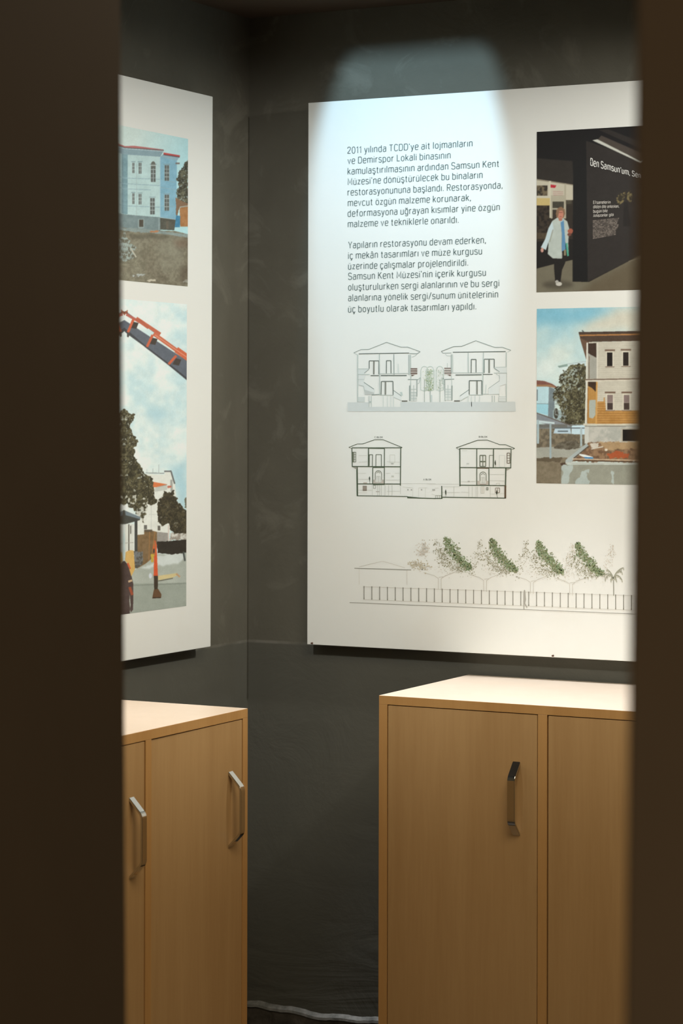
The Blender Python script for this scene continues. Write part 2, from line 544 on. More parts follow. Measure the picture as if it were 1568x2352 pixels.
def paint_house():                      # pale blue house over bare earth
    c = Canvas(276, 280, 440, 668, (180, 198, 196), 1)
    c.view(6.533, 270, 150)
    c.grad((186, 199, 193), (160, 194, 197), (300, 1000), (1060, 1200))
    c.poly([(40, 1240), (690, 1285), (640, 1372), (40, 1340)], (122, 142, 148))
    c.poly([(40, 1228), (690, 1278), (690, 1296), (40, 1250)], (160, 180, 184))
    c.poly([(40, 1215), (250, 1208), (692, 1264), (692, 1286), (40, 1236)], (165, 98, 94))
    c.line((40, 1232), (692, 1276), 14, (96, 92, 92))
    c.poly([(40, 1335), (640, 1372), (640, 2275), (40, 2230)], (163, 184, 182), var=8, size=10)
    c.poly([(40, 1335), (150, 1340), (150, 2235), (40, 2230)], (112, 138, 144), var=14, size=8)
    c.poly([(690, 1330), (930, 1372), (884, 1440), (640, 1372)], (128, 152, 162))
    c.poly([(640, 1372), (890, 1430), (880, 2320), (640, 2278)], (116, 154, 170), var=8, size=9)
    c.poly([(688, 1308), (936, 1352), (930, 1380), (688, 1342)], (166, 66, 62))
    c.line((690, 1342), (930, 1378), 12, (80, 66, 68))
    for a, b in (((40, 1772), (640, 1806)), ((640, 1832), (870, 1866)), ((660, 1716), (870, 1760)), ((40, 1690), (640, 1710)), ((40, 1850), (500, 1870)), ((150, 2110), (640, 2130)), ((650, 2110), (870, 2120))):
        c.line(a, b, 9, (128, 152, 160))
    c.line((640, 1372), (640, 2278), 10, (146, 172, 182))
    c.line((285, 1480), (285, 2240), 6, (150, 165, 165))
    for x0, y0, x1, y1 in ((222, 1462, 250, 1618), (318, 1462, 357, 1626), (500, 1500, 568, 1752), (706, 1500, 772, 1732), (222, 1922, 250, 2082), (318, 1930, 357, 2086), (490, 1992, 556, 2236), (704, 1940, 772, 2182)):
        c.rect(x0 - 16, y0 - 20, x1 + 16, y0 - 8, (120, 140, 145))
        c.rect(x0 - 5, y0, x1 + 5, y1, (150, 165, 165))
        c.rect(x0, y0, x1, y1, (84, 86, 82))
        n = 4 if y1 - y0 > 200 else 3
        for i in range(1, n):
            yy = y0 + (y1 - y0) * i / n
            c.line((x0, yy), (x1, yy), 9, (158, 166, 162))
        c.line(((x0 + x1) / 2, y0), ((x0 + x1) / 2, y1), 8, (150, 160, 158))
    c.ell(534, 1492, 34, 52, (92, 92, 84)); c.rect(500, 1494, 568, 1508, (158, 166, 162))
    c.rect(870, 1460, 930, 1482, (110, 96, 92))
    c.leaves(c.mask([(1062, 1420), (1000, 1480), (960, 1560), (900, 1600), (885, 1720), (930, 1800), (880, 1900), (890, 2000), (960, 2120), (1062, 2120)], 5, 6), (52, 49, 37), (98, 95, 76), (150, 165, 165), 0.66)
    c.poly([(875, 1990), (930, 2020), (1062, 2080), (1062, 2140), (930, 2140), (880, 2300)], (118, 92, 70), rough=2)
    c.poly([(930, 2140), (1062, 2120), (1062, 2420), (940, 2420)], (150, 106, 66), var=14, size=6)
    c.line((930, 2128), (1062, 2110), 16, (150, 150, 138))
    c.poly([(880, 2250), (940, 2260), (935, 2430), (850, 2430)], (66, 118, 146), var=10, size=5)
    c.view(6.533, 270, 480)
    c.poly([(40, 76), (640, 124), (640, 330), (40, 280)], (108, 122, 122), var=12, size=9)
    c.poly([(640, 128), (870, 160), (850, 320), (640, 310)], (78, 76, 66), var=10, size=8)
    c.line((640, 128), (870, 158), 9, (150, 165, 168))
    c.rect(306, 150, 398, 290, (132, 144, 142)); c.rect(322, 160, 384, 268, (72, 66, 56))
    c.line((620, 130), (620, 320), 14, (130, 142, 142))
    c.rect(730, 180, 764, 300, (92, 84, 72))
    g = c.mask([(40, 276), (480, 320), (860, 330), (1062, 380), (1062, 1180), (40, 1120)])
    c.fill(g, (118, 108, 87), col2=(92, 80, 62), size=18, lo=0.35, hi=0.68)
    c.fill(g, (146, 142, 124), col2=(84, 80, 68), size=4, lo=0.3, hi=0.7, op=0.5)
    c.fill(g, (128, 126, 108), col2=(98, 90, 74), size=40, lo=0.35, hi=0.65, op=0.4)
    c.poly([(560, 420), (1000, 430), (960, 900), (640, 980)], (128, 124, 108), feather=9, op=0.4)
    c.poly([(90, 290), (300, 285), (640, 330), (1062, 380), (1062, 430), (640, 372), (90, 330)], (122, 132, 128), rough=2, var=12, size=5)
    c.poly([(480, 330), (620, 325), (600, 352), (490, 352)], (160, 112, 78), rough=2)
    c.poly([(160, 370), (760, 390), (760, 440), (200, 450)], (84, 78, 64), rough=3, var=8, op=0.7, feather=2)
    c.poly([(60, 320), (120, 320), (130, 430), (200, 470), (170, 520), (280, 560), (240, 660), (260, 730), (120, 800), (60, 800)], (142, 152, 146), rough=4, rsize=5, col2=(98, 94, 80), size=4, lo=0.45, hi=0.6)
    c.line((195, 585), (280, 725), 20, (170, 166, 150))
    c.poly([(200, 990), (410, 970), (420, 1010), (300, 1030), (230, 1030)], (160, 164, 160), rough=4, col2=(110, 104, 90), size=3)
    c.poly([(430, 1080), (500, 1050), (570, 1060), (575, 1090), (470, 1095)], (176, 168, 150), rough=3)
    c.poly([(975, 1080), (1040, 1060), (1062, 1110), (985, 1100)], (176, 180, 170), rough=2)
    c.poly([(850, 480), (1062, 420), (1062, 560), (900, 590)], (104, 78, 62), rough=6, op=0.45, feather=5)
    c.poly([(960, 900), (1062, 840), (1062, 1140), (930, 1090)], (84, 72, 58), rough=5, op=0.6, feather=4)
    c.grain(7, 5)
    c.soften(2)
    return c

def paint_crane():                      # crane boom over trees and a yard
    c = Canvas(276, 676, 440, 1424, (200, 210, 206), 2)
    c.view(6.533, 270, 900)
    allm = np.ones(c.X.shape, bool)
    c.fill(allm, (206, 213, 208), col2=(176, 198, 200), size=48, lo=0.38, hi=0.7)
    c.poly([(780, 1180), (1060, 950), (1060, 1800), (880, 1700), (840, 1300)], (150, 184, 194), rough=10, rsize=26, op=0.85, feather=9)
    c.poly([(480, 280), (720, 220), (700, 400), (560, 480), (480, 400)], (158, 188, 196), rough=9, rsize=24, op=0.7, feather=8)
    c.soften(6)
    c.view(6.533, 270, 480)
    c.poly([(30, 1620), (1062, 2290), (1062, 2590), (760, 2340), (430, 2090), (30, 1755)], (88, 92, 100), var=5, size=8)
    c.poly([(30, 1720), (430, 2060), (760, 2310), (1062, 2550), (1062, 2590), (760, 2342), (440, 2092), (150, 1880), (30, 1770)], (62, 62, 64))
    c.line((150, 1560), (700, 1960), 10, (92, 96, 100))
    c.line((40, 1580), (150, 1545), 40, (96, 60, 48)); c.line((60, 1640), (150, 1520), 16, (150, 84, 60))
    c.line((130, 1580), (340, 1700), 40, (166, 92, 80)); c.line((280, 1640), (640, 1880), 52, (176, 94, 70))
    c.poly([(270, 1640), (360, 1660), (480, 1780), (450, 1800), (280, 1680)], (166, 88, 66))
    c.line((540, 1870), (1062, 2250), 58, (180, 98, 70)); c.line((880, 2110), (1062, 2240), 92, (182, 92, 62))
    c.line((560, 1890), (1040, 2226), 10, (205, 140, 116))
    for a, b in (((240, 1650), (155, 1850)), ((525, 1890), (440, 2070)), ((880, 2200), (765, 2330))):
        c.poly([(a[0] - 5, a[1] + 40), (a[0] + 75, a[1] + 60), (a[0] + 40, a[1] + 150), (a[0] - 60, a[1] + 130)], (64, 56, 50))
        c.line(a, b, 38, (182, 90, 62))
    c.poly([(140, 1850), (190, 1870), (160, 1930), (140, 1915)], (70, 64, 60))
    c.view(6.533, 270, 900)
    c.poly([(420, 1232), (705, 1242), (705, 1192), (800, 1190), (858, 1340), (875, 1560), (780, 2120), (290, 2160), (290, 1640)], (204, 205, 197), var=5, size=14)
    c.line((420, 1216), (700, 1222), 12, (128, 134, 132)); c.line((440, 1160), (440, 1220), 5, (140, 148, 148)); c.line((618, 1090), (618, 1220), 5, (150, 158, 158)); c.line((530, 1150), (530, 1218), 5, (140, 148, 148))
    c.line((700, 1194), (806, 1190), 20, (92, 94, 92)); c.line((800, 1190), (856, 1380), 22, (92, 94, 92)); c.line((806, 1320), (812, 1500), 34, (150, 150, 144))
    c.poly([(520, 1348), (745, 1388), (570, 1432), (520, 1432)], (192, 108, 64)); c.poly([(745, 1410), (806, 1408), (806, 1436), (750, 1446)], (176, 104, 84))
    c.line((570, 1440), (745, 1392), 10, (140, 130, 120)); c.poly([(560, 1440), (740, 1400), (740, 1470), (560, 1500)], (176, 178, 170))
    c.line((470, 1840), (600, 1840), 6, (176, 178, 172)); c.line((505, 1700), (505, 2080), 8, (186, 188, 182))
    T1 = [(30, 235), (120, 270), (240, 335), (236, 400), (195, 520), (220, 620), (300, 750), (260, 850), (262, 1000), (330, 1085), (430, 1260), (530, 1318), (570, 1540), (610, 1630), (560, 1680), (500, 1700), (440, 1640), (432, 1800), (395, 1945), (340, 1880), (250, 1760), (120, 1690), (30, 1740)]
    c.leaves(c.mask(T1, 7, 8), (48, 44, 30), (94, 88, 64), (198, 204, 198), 0.73)
    m = c.mask([(120, 1560), (460, 1560), (440, 1800), (380, 1940), (250, 1780), (120, 1720)], 4) & (c.fnoise(5, 3) > 0.6)
    c.fill(m, (190, 190, 180), op=0.85)
    T2 = [(690, 1480), (760, 1530), (830, 1488), (880, 1600), (930, 1680), (1062, 1830), (1062, 2150), (900, 2140), (780, 2090), (760, 1990), (660, 2012), (600, 1950), (606, 1650), (668, 1600)]
    c.leaves(c.mask(T2, 6, 7), (46, 41, 29), (78, 71, 51), (150, 150, 140), 0.78)
    c.poly([(1000, 1620), (1062, 1560), (1062, 1780), (1010, 1740)], (96, 96, 80), rough=3)
    c.poly([(30, 1740), (120, 1785), (345, 1880), (335, 1925), (120, 1985), (30, 1990)], (66, 66, 60))
    c.poly([(110, 1785), (345, 1876), (340, 1912), (120, 1850)], (104, 116, 122))
    c.rect(110, 1985, 252, 2420, (196, 197, 190)); c.line((168, 1985), (168, 2420), 14, (86, 82, 74)); c.line((196, 2010), (196, 2130), 16, (72, 68, 60)); c.line((110, 2270), (252, 2260), 8, (150, 148, 140)); c.line((240, 1985), (240, 2420), 12, (206, 206, 200))
    c.rect(395, 2000, 440, 2060, (96, 94, 88)); c.rect(600, 2010, 640, 2080, (96, 92, 84))
    c.view(6.533, 270, 1160)
    c.poly([(290, 450), (400, 440), (400, 385), (520, 385), (600, 405), (600, 560), (545, 880), (290, 960)], (112, 90, 62), var=12, size=6)
    c.line((480, 400), (470, 870), 14, (140, 104, 66)); c.line((560, 400), (500, 860), 12, (146, 104, 60)); c.rect(400, 370, 520, 402, (86, 76, 62))
    c.poly([(590, 400), (770, 420), (770, 540), (590, 550)], (140, 136, 130), var=10, size=5); c.rect(755, 300, 775, 540, (190, 178, 170)); c.poly([(775, 420), (1062, 430), (1062, 530), (775, 530)], (136, 128, 118), rough=4, col2=(190, 188, 180), size=5)
    gm = c.mask([(30, 980), (260, 970), (420, 880), (600, 735), (800, 740), (1062, 715), (1062, 1700), (30, 1700)])
    c.fill(gm, (156, 161, 152), var=7, size=30)
    c.fill(gm & (c.Y > 1340), (138, 144, 134), var=6, size=30, op=0.7)
    c.poly([(340, 950), (540, 880), (600, 760), (980, 720), (1000, 800), (900, 880), (600, 920), (380, 965)], (192, 197, 194), rough=4, rsize=9, op=0.9, feather=1.5)
    c.poly([(590, 545), (800, 540), (1062, 512), (1062, 722), (985, 720), (800, 742), (600, 722)], (44, 38, 31), rough=1.5); c.line((985, 700), (1010, 840), 26, (70, 74, 70))
    c.line((230, 1206), (1062, 1172), 22, (128, 134, 124)); c.line((100, 1560), (500, 1420), 20, (140, 146, 136), op=0.3)
    c.rect(255, 200, 296, 950, (62, 62, 58)); c.poly([(244, 700), (380, 700), (380, 900), (250, 960)], (78, 74, 66), rough=3, col2=(110, 112, 112), size=4)
    c.poly([(605, 1062), (880, 1022), (945, 1078), (905, 1050), (820, 1090), (610, 1128)], (190, 174, 128)); c.line((610, 1140), (830, 1098), 14, (90, 88, 74)); c.line((880, 1030), (935, 1080), 26, (176, 140, 104))
    c.poly([(560, 520), (585, 600), (604, 1062), (540, 1066), (546, 800), (530, 640)], (192, 80, 44)); c.line((556, 560), (556, 760), 18, (150, 100, 60)); c.rect(535, 655, 556, 720, (62, 50, 44))
    c.poly([(500, 740), (545, 740), (540, 860), (500, 850)], (176, 150, 60), rough=2)
    c.poly([(543, 1062), (606, 1062), (602, 1262), (548, 1274)], (58, 49, 38)); c.poly([(546, 1268), (608, 1258), (658, 1340), (652, 1392), (520, 1398), (534, 1320)], (94, 68, 46)); c.line((524, 1394), (650, 1388), 16, (60, 44, 32))
    c.ell(492, 1062, 24, 40, (190, 194, 200))
    c.poly([(30, 840), (110, 840), (180, 930), (205, 1050), (235, 1180), (235, 1400), (232, 1570), (200, 1610), (186, 1560), (182, 1640), (30, 1660)], (72, 58, 54), var=8, size=6)
    c.poly([(110, 830), (120, 706), (180, 676), (240, 684), (262, 960), (205, 1070), (150, 880)], (192, 156, 92)); c.line((150, 870), (190, 960), 26, (184, 86, 52)); c.line((160, 1150), (218, 1130), 30, (186, 160, 128)); c.line((180, 1230), (222, 1350), 40, (140, 70, 46)); c.poly([(182, 1340), (196, 1500), (188, 1560), (176, 1440)], (160, 164, 154))
    c.grain(6, 5)
    c.soften(2)
    return c

def paint_hall():                       # dark exhibition hall with a visitor
    c = Canvas(1222, 282, 1478, 690, (13, 10, 8), 3)
    c.view(5.6, 1200, 270)
    c.poly([(150, 520), (640, 560), (655, 870), (150, 780)], (36, 31, 25), var=3, size=18)
    c.poly([(150, 785), (658, 862), (658, 1800), (150, 1950)], (42, 35, 26))
    c.poly([(150, 785), (658, 862), (658, 1062), (150, 1060)], (168, 161, 142)); c.line((150, 795), (658, 868), 12, (120, 110, 92))
    c.line((350, 815), (350, 1290), 26, (176, 170, 150)); c.line((545, 850), (545, 1300), 22, (150, 142, 122))
    c.rect(150, 1035, 350, 1132, (170, 150, 98)); c.rect(150, 1000, 350, 1036, (172, 166, 148))
    c.rect(150, 875, 320, 1004, (96, 84, 64), col2=(40, 34, 26), size=5); c.poly([(358, 862), (432, 872), (415, 905), (358, 900)], (156, 30, 42))
    for y in (950, 972, 994):
        c.line((390, y), (520, y + 6), 8, (156, 120, 112))
    c.rect(362, 1000, 545, 1300, (150, 143, 124)); c.rect(385, 1080, 530, 1165, (54, 50, 40), var=8, size=4); c.rect(555, 1062, 630, 1112, (66, 60, 48), var=12, size=4); c.rect(560, 1130, 650, 1750, (38, 31, 23)); c.rect(385, 1185, 440, 1300, (48, 40, 32))
    c.rect(150, 1132, 345, 1480, (52, 43, 32), col2=(28, 22, 16), size=6); c.rect(150, 1480, 340, 1560, (66, 55, 40), var=8); c.poly([(150, 1600), (658, 1560), (658, 1850), (150, 1960)], (20, 16, 12))
    c.poly([(150, 1950), (400, 1885), (640, 1830), (640, 2110), (850, 2115), (1560, 1745), (1560, 2300), (150, 2320)], (96, 90, 74), var=4, size=20)
    c.poly([(900, 2110), (1560, 1745), (1560, 2300), (700, 2300)], (76, 65, 47), op=0.75, feather=9)
    c.poly([(650, 540), (820, 520), (830, 2112), (640, 2105)], (11, 9, 7))
    c.poly([(815, 300), (1560, 520), (1560, 1745), (1380, 1830), (835, 2112)], (35, 30, 26), var=2, size=30)
    c.poly([(800, 150), (1560, 150), (1560, 560), (1440, 520), (830, 300)], (12, 9, 8)); c.poly([(980, 160), (1100, 150), (1560, 330), (1560, 420)], (34, 29, 25)); c.poly([(960, 285), (1010, 230), (1560, 470), (1560, 560), (1440, 525)], (60, 52, 45))
    c.poly([(893, 292), (960, 279), (1440, 524), (1560, 585), (1540, 600), (1400, 528)], (172, 171, 160))
    c.line((1360, 1850), (1560, 1790), 10, (110, 100, 84))
    for cx, cy, rx, ry in ((1255, 1045, 48, 70), (1370, 1020, 38, 70), (1310, 985, 26, 42)):
        c.ell(cx, cy, rx, ry, (104, 92, 60), rough=3, rsize=4, col2=(34, 28, 18), size=5)
    c.ell(1255, 1040, 26, 42, (40, 34, 22)); c.poly([(1300, 1080), (1350, 1090), (1390, 1400), (1290, 1400)], (26, 21, 17))
    for i in range(13):                                  # small print below the bold lines
        t = i / 12
        ya = 1330 + t * 225; sl = -34 - t * 26
        xe = 1240 - (45 if i > 8 else (i * 37) % 30)
        c.line((902, ya), (xe, ya + sl * (xe - 902) / 330), 9, (150, 138, 126), col2=(80, 72, 66), size=2.2, octaves=2)
    # visitor
    c.ell(450, 2150, 200, 50, (56, 51, 41), op=0.7, feather=4)
    c.poly([(400, 1790), (565, 1770), (545, 1870), (505, 1960), (486, 2112), (418, 2112), (404, 1950)], (22, 18, 14))
    c.ell(465, 2140, 40, 26, (172, 168, 158)); c.ell(440, 2112, 22, 22, (150, 146, 138))
    c.poly([(452, 1282), (380, 1330), (330, 1425), (290, 1560), (232, 1670), (300, 1705), (332, 1600), (322, 1755), (385, 1810), (500, 1816), (515, 1500), (560, 1640), (592, 1760), (586, 1620), (596, 1420), (572, 1335), (525, 1300)], (158, 165, 157), var=8, size=10)
    c.poly([(380, 1335), (330, 1425), (290, 1560), (232, 1670), (295, 1700), (340, 1580), (400, 1450)], (168, 182, 184)); c.line((390, 1440), (345, 1600), 14, (134, 136, 124)); c.line((500, 1380), (505, 1810), 8, (130, 134, 126))
    c.poly([(486, 1345), (528, 1325), (545, 1560), (552, 1700), (500, 1724), (505, 1500)], (78, 118, 150)); c.poly([(450, 1285), (490, 1350), (530, 1320), (515, 1300), (480, 1335)], (140, 160, 168))
    c.poly([(552, 1620), (575, 1610), (595, 1780), (572, 1785)], (66, 140, 118)); c.rect(530, 1700, 556, 1775, (120, 108, 84))
    c.ell(486, 1228, 56, 78, (112, 84, 62), rough=2); c.ell(486, 1246, 38, 62, (168, 112, 92)); c.poly([(432, 1220), (450, 1168), (500, 1150), (540, 1180), (545, 1230), (520, 1196), (470, 1200), (452, 1290), (432, 1280)], (116, 88, 66)); c.line((468, 1220), (512, 1222), 10, (120, 74, 62)); c.line((474, 1276), (500, 1276), 8, (130, 70, 62)); c.ell(486, 1312, 24, 18, (150, 96, 78))
    c.ell(612, 1460, 34, 34, (140, 76, 56), rough=1); c.ell(600, 1505, 26, 20, (96, 56, 44)); c.ell(250, 1705, 20, 30, (172, 130, 116))
    c.grain(3, 2)
    c.soften(3)
    return c

def paint_mansion():                    # timber house on a building plot
    c = Canvas(1222, 696, 1478, 1122, (190, 208, 206), 4)
    c.view(5.471, 1200, 690)
    c.grad((112, 172, 194), (196, 212, 208), (300, 130), (420, 620))
    allm = np.ones(c.X.shape, bool)
    c.fill(allm, (202, 210, 204), col2=(160, 192, 200), size=60, lo=0.38, hi=0.66, op=0.45)
    c.poly([(800, 260), (1000, 130), (1200, 80), (1600, 80), (1600, 420), (700, 400)], (196, 190, 174), rough=14, rsize=40, op=0.9, feather=12)
    c.poly([(150, 90), (1200, 90), (900, 220), (500, 290), (150, 330)], (112, 170, 192), rough=12, rsize=34, op=0.8, feather=11)
    c.poly([(150, 760), (420, 700), (450, 1000), (150, 1000)], (212, 220, 216), rough=10, rsize=30, op=0.8, feather=14)
    c.soften(8)
    c.poly([(620, 800), (800, 765), (800, 1000), (620, 1000)], (186, 202, 205)); c.line((560, 800), (800, 765), 8, (160, 176, 180))
    c.poly([(460, 845), (570, 830), (600, 1060), (460, 1060)], (198, 212, 212)); c.poly([(438, 825), (560, 798), (566, 826), (460, 846)], (126, 148, 142))
    c.poly([(150, 1080), (332, 1085), (318, 1460), (150, 1400)], (176, 204, 212), var=4); c.poly([(330, 1088), (400, 1110), (400, 1500), (318, 1460)], (112, 124, 130), var=8)
    c.line((150, 1296), (325, 1300), 8, (120, 140, 148)); c.rect(172, 1120, 188, 1260, (110, 122, 128)); c.poly([(150, 1300), (322, 1304), (318, 1440), (150, 1400)], (150, 196, 210))
    c.poly([(150, 1002), (270, 1012), (370, 1048), (470, 1112), (380, 1095), (150, 1060)], (122, 82, 72)); c.poly([(150, 1058), (350, 1060), (430, 1100), (340, 1084), (150, 1084)], (150, 116, 84))
    c.poly([(380, 1380), (560, 1380), (560, 1570), (380, 1540)], (150, 170, 174)); c.ell(420, 1420, 30, 66, (70, 66, 58))
    c.poly([(470, 1080), (485, 920), (555, 860), (640, 820), (720, 785), (830, 850), (800, 1000), (795, 1600), (560, 1600), (480, 1560), (500, 1380), (380, 1190), (430, 1090)], (60, 56, 40), rough=7, rsize=7)
    c.leaves(c.mask([(470, 1080), (485, 920), (555, 860), (640, 820), (720, 785), (830, 850), (800, 1000), (795, 1600), (560, 1600), (480, 1560), (500, 1380), (380, 1190), (430, 1090)], 7, 7), (52, 48, 34), (106, 102, 76), (170, 184, 180), 0.73)
    m = c.mask([(460, 900), (700, 820), (760, 1000), (620, 1120), (460, 1150)], 5) & (c.fnoise(3, 3) > 0.57)
    c.fill(m, (178, 192, 186), op=0.7)
    m = c.mask([(380, 1180), (560, 1200), (560, 1560), (400, 1500)], 5) & (c.fnoise(4, 3) > 0.6)
    c.fill(m, (140, 150, 148), op=0.8)
    # yard
    c.rect(150, 1560, 800, 1700, (120, 128, 128), var=18, size=5)
    c.poly([(150, 1405), (300, 1450), (620, 1578), (420, 1590), (150, 1520)], (128, 134, 140)); c.line((150, 1405), (620, 1578), 12, (96, 88, 82))
    c.poly([(150, 1500), (400, 1530), (400, 1556), (150, 1530)], (188, 204, 208)); c.rect(150, 1556, 560, 1600, (104, 104, 100))
    c.rect(150, 1610, 800, 1870, (96, 88, 74), col2=(124, 114, 96), size=7)
    c.poly([(405, 1610), (600, 1612), (610, 1676), (385, 1672)], (174, 194, 206)); c.rect(440, 1636, 570, 1652, (84, 96, 104)); c.poly([(615, 1575), (780, 1566), (780, 1686), (612, 1680)], (186, 208, 218)); c.line((400, 1604), (800, 1604), 12, (92, 100, 106))
    c.poly([(150, 1850), (430, 1840), (800, 1830), (700, 2000), (150, 2010)], (154, 155, 146), var=5, size=14)
    c.poly([(390, 1860), (430, 1790), (560, 1755), (690, 1770), (730, 1850), (600, 1880)], (104, 98, 86), rough=4, col2=(80, 74, 62), size=5)
    c.poly([(150, 1985), (560, 1975), (540, 2330), (150, 2330)], (118, 108, 90), var=14, size=6); c.poly([(150, 1985), (500, 1970), (480, 2030), (150, 2020)], (92, 82, 66), rough=3)
    c.rect(336, 1545, 360, 1985, (150, 166, 172)); c.rect(178, 1500, 204, 1800, (160, 178, 184)); c.rect(722, 1600, 746, 1830, (160, 176, 180))
    # house
    c.poly([(800, 525), (1600, 505), (1600, 1560), (782, 1560)], (186, 181, 167), var=5, size=14)
    for i in range(38):
        y = 545 + i * 26
        c.line((945, y), (1600, y - 3), 4, (164, 157, 142), op=0.55)
    c.poly([(940, 1268), (1018, 1270), (1018, 1220), (1030, 1220), (1045, 1385), (1600, 1385), (1600, 1552), (930, 1552)], (172, 128, 70), var=10, size=6, octaves=2)
    for i in range(9):
        y = 1300 + i * 30
        c.line((935, y), (1045 if y < 1380 else 1600, y), 6, (136, 94, 48))
    c.poly([(700, 402), (1600, 386), (1600, 505), (830, 522), (802, 750)], (72, 56, 44)); c.line((705, 404), (1600, 388), 12, (58, 44, 36)); c.line((716, 440), (1600, 424), 16, (168, 118, 68)); c.poly([(716, 470), (830, 522), (800, 750)], (96, 74, 58))
    c.poly([(820, 540), (925, 536), (930, 985), (816, 985)], (152, 151, 142)); c.poly([(820, 540), (925, 536), (925, 720), (850, 680), (820, 660)], (58, 43, 34)); c.line((835, 700), (832, 985), 8, (110, 90, 70))
    c.poly([(818, 1022), (922, 1022), (915, 1548), (812, 1548)], (168, 126, 68)); c.poly([(820, 1022), (922, 1022), (918, 1150), (870, 1100), (820, 1075)], (58, 42, 30)); c.poly([(836, 1252), (916, 1250), (914, 1440), (880, 1485), (834, 1470)], (160, 166, 158)); c.line((822, 1100), (815, 1540), 12, (150, 104, 52))
    c.line((812, 530), (790, 1556), 20, (204, 204, 194)); c.line((938, 530), (935, 1000), 18, (196, 192, 180)); c.line((932, 1022), (922, 1550), 18, (190, 146, 84))
    c.line((785, 996), (1600, 982), 16, (112, 96, 82)); c.line((785, 1012), (1600, 998), 10, (206, 200, 186))
    for x0, y0, x1, y1, lowc in ((1060, 655, 1128, 826, (30, 24, 20)), (1262, 650, 1330, 822, (38, 30, 24)), (1062, 1186, 1132, 1374, (62, 50, 46)), (1268, 1186, 1340, 1374, (66, 54, 48))):
        c.rect(x0 - 30, y0 - 40, x1 + 32, y0 - 18, (112, 92, 78)); c.rect(x0 - 12, y0 - 14, x1 + 12, y1 + 8, (204, 198, 182)); c.rect(x0, y0, x1, y1, lowc); c.line((x0 - 22, y1 + 10), (x1 + 24, y1 + 10), 12, (128, 112, 98))
        if y0 > 1000:
            c.rect(x0, y0, x1, y0 + 95, (126, 110, 106)); c.line((x0, y0 + 98), (x1, y0 + 98), 8, (150, 140, 130))
    c.line((760, 1562), (1600, 1558), 20, (196, 190, 174)); c.line((785, 1580), (1600, 1576), 10, (120, 112, 100))
    c.poly([(778, 1585), (1600, 1582), (1600, 1790), (790, 1800)], (162, 163, 156), col2=(182, 180, 172), size=16); c.rect(778, 1585, 830, 1800, (188, 190, 184))
    c.rect(1240, 1605, 1600, 1790, (170, 164, 150)); c.rect(1256, 1622, 1600, 1768, (24, 19, 15))
    c.poly([(830, 1790), (1600, 1780), (1600, 2030), (620, 2025)], (140, 112, 86), rough=4, col2=(108, 84, 64), size=6)
    c.poly([(940, 1785), (1600, 1775), (1600, 1860), (1050, 1880)], (170, 144, 108), rough=5, op=0.8); c.poly([(1050, 1925), (1200, 1890), (1340, 1930), (1330, 1985), (1090, 1980)], (162, 80, 46), rough=5, op=0.9); c.ell(1048, 1878, 20, 16, (206, 196, 180)); c.line((860, 1868), (1010, 1838), 14, (196, 192, 180)); c.poly([(850, 1800), (960, 1790), (940, 1860), (860, 1850)], (192, 186, 174), rough=3)
    c.poly([(800, 1798), (832, 1830), (640, 2000), (600, 2040), (535, 2040), (540, 2005)], (160, 170, 170)); c.line((830, 1830), (640, 1985), 14, (84, 74, 62))
    c.line((620, 1992), (1600, 2012), 12, (196, 176, 150)); c.line((660, 2012), (1600, 2036), 14, (84, 70, 56)); c.line((540, 2044), (1600, 2056), 22, (176, 180, 174))
    c.poly([(704, 1926), (780, 1938), (880, 1966), (890, 1986), (800, 1984), (720, 1950)], (214, 222, 226)); c.poly([(760, 1966), (885, 1972), (885, 1992), (790, 1988)], (64, 124, 172))
    c.poly([(485, 2062), (1600, 2066), (1600, 2330), (480, 2330)], (142, 143, 131), var=6, size=14)
    for P in ([(500, 2070), (640, 2075), (600, 2200), (560, 2330), (490, 2330)], [(740, 2150), (830, 2120), (800, 2230), (850, 2330), (640, 2330)], [(1120, 2130), (1150, 2160), (1140, 2330), (1115, 2290)]):
        c.poly(P, (176, 190, 190), rough=5, rsize=10, op=0.7)
    c.poly([(475, 2050), (530, 2030), (545, 2060), (490, 2075)], (72, 56, 44), rough=2)
    c.line((745, 375), (768, 400), 14, (70, 80, 80))
    c.grain(7, 6)
    c.soften(2)
    return c

WHITE = np.array([0.785, 0.80, 0.765])

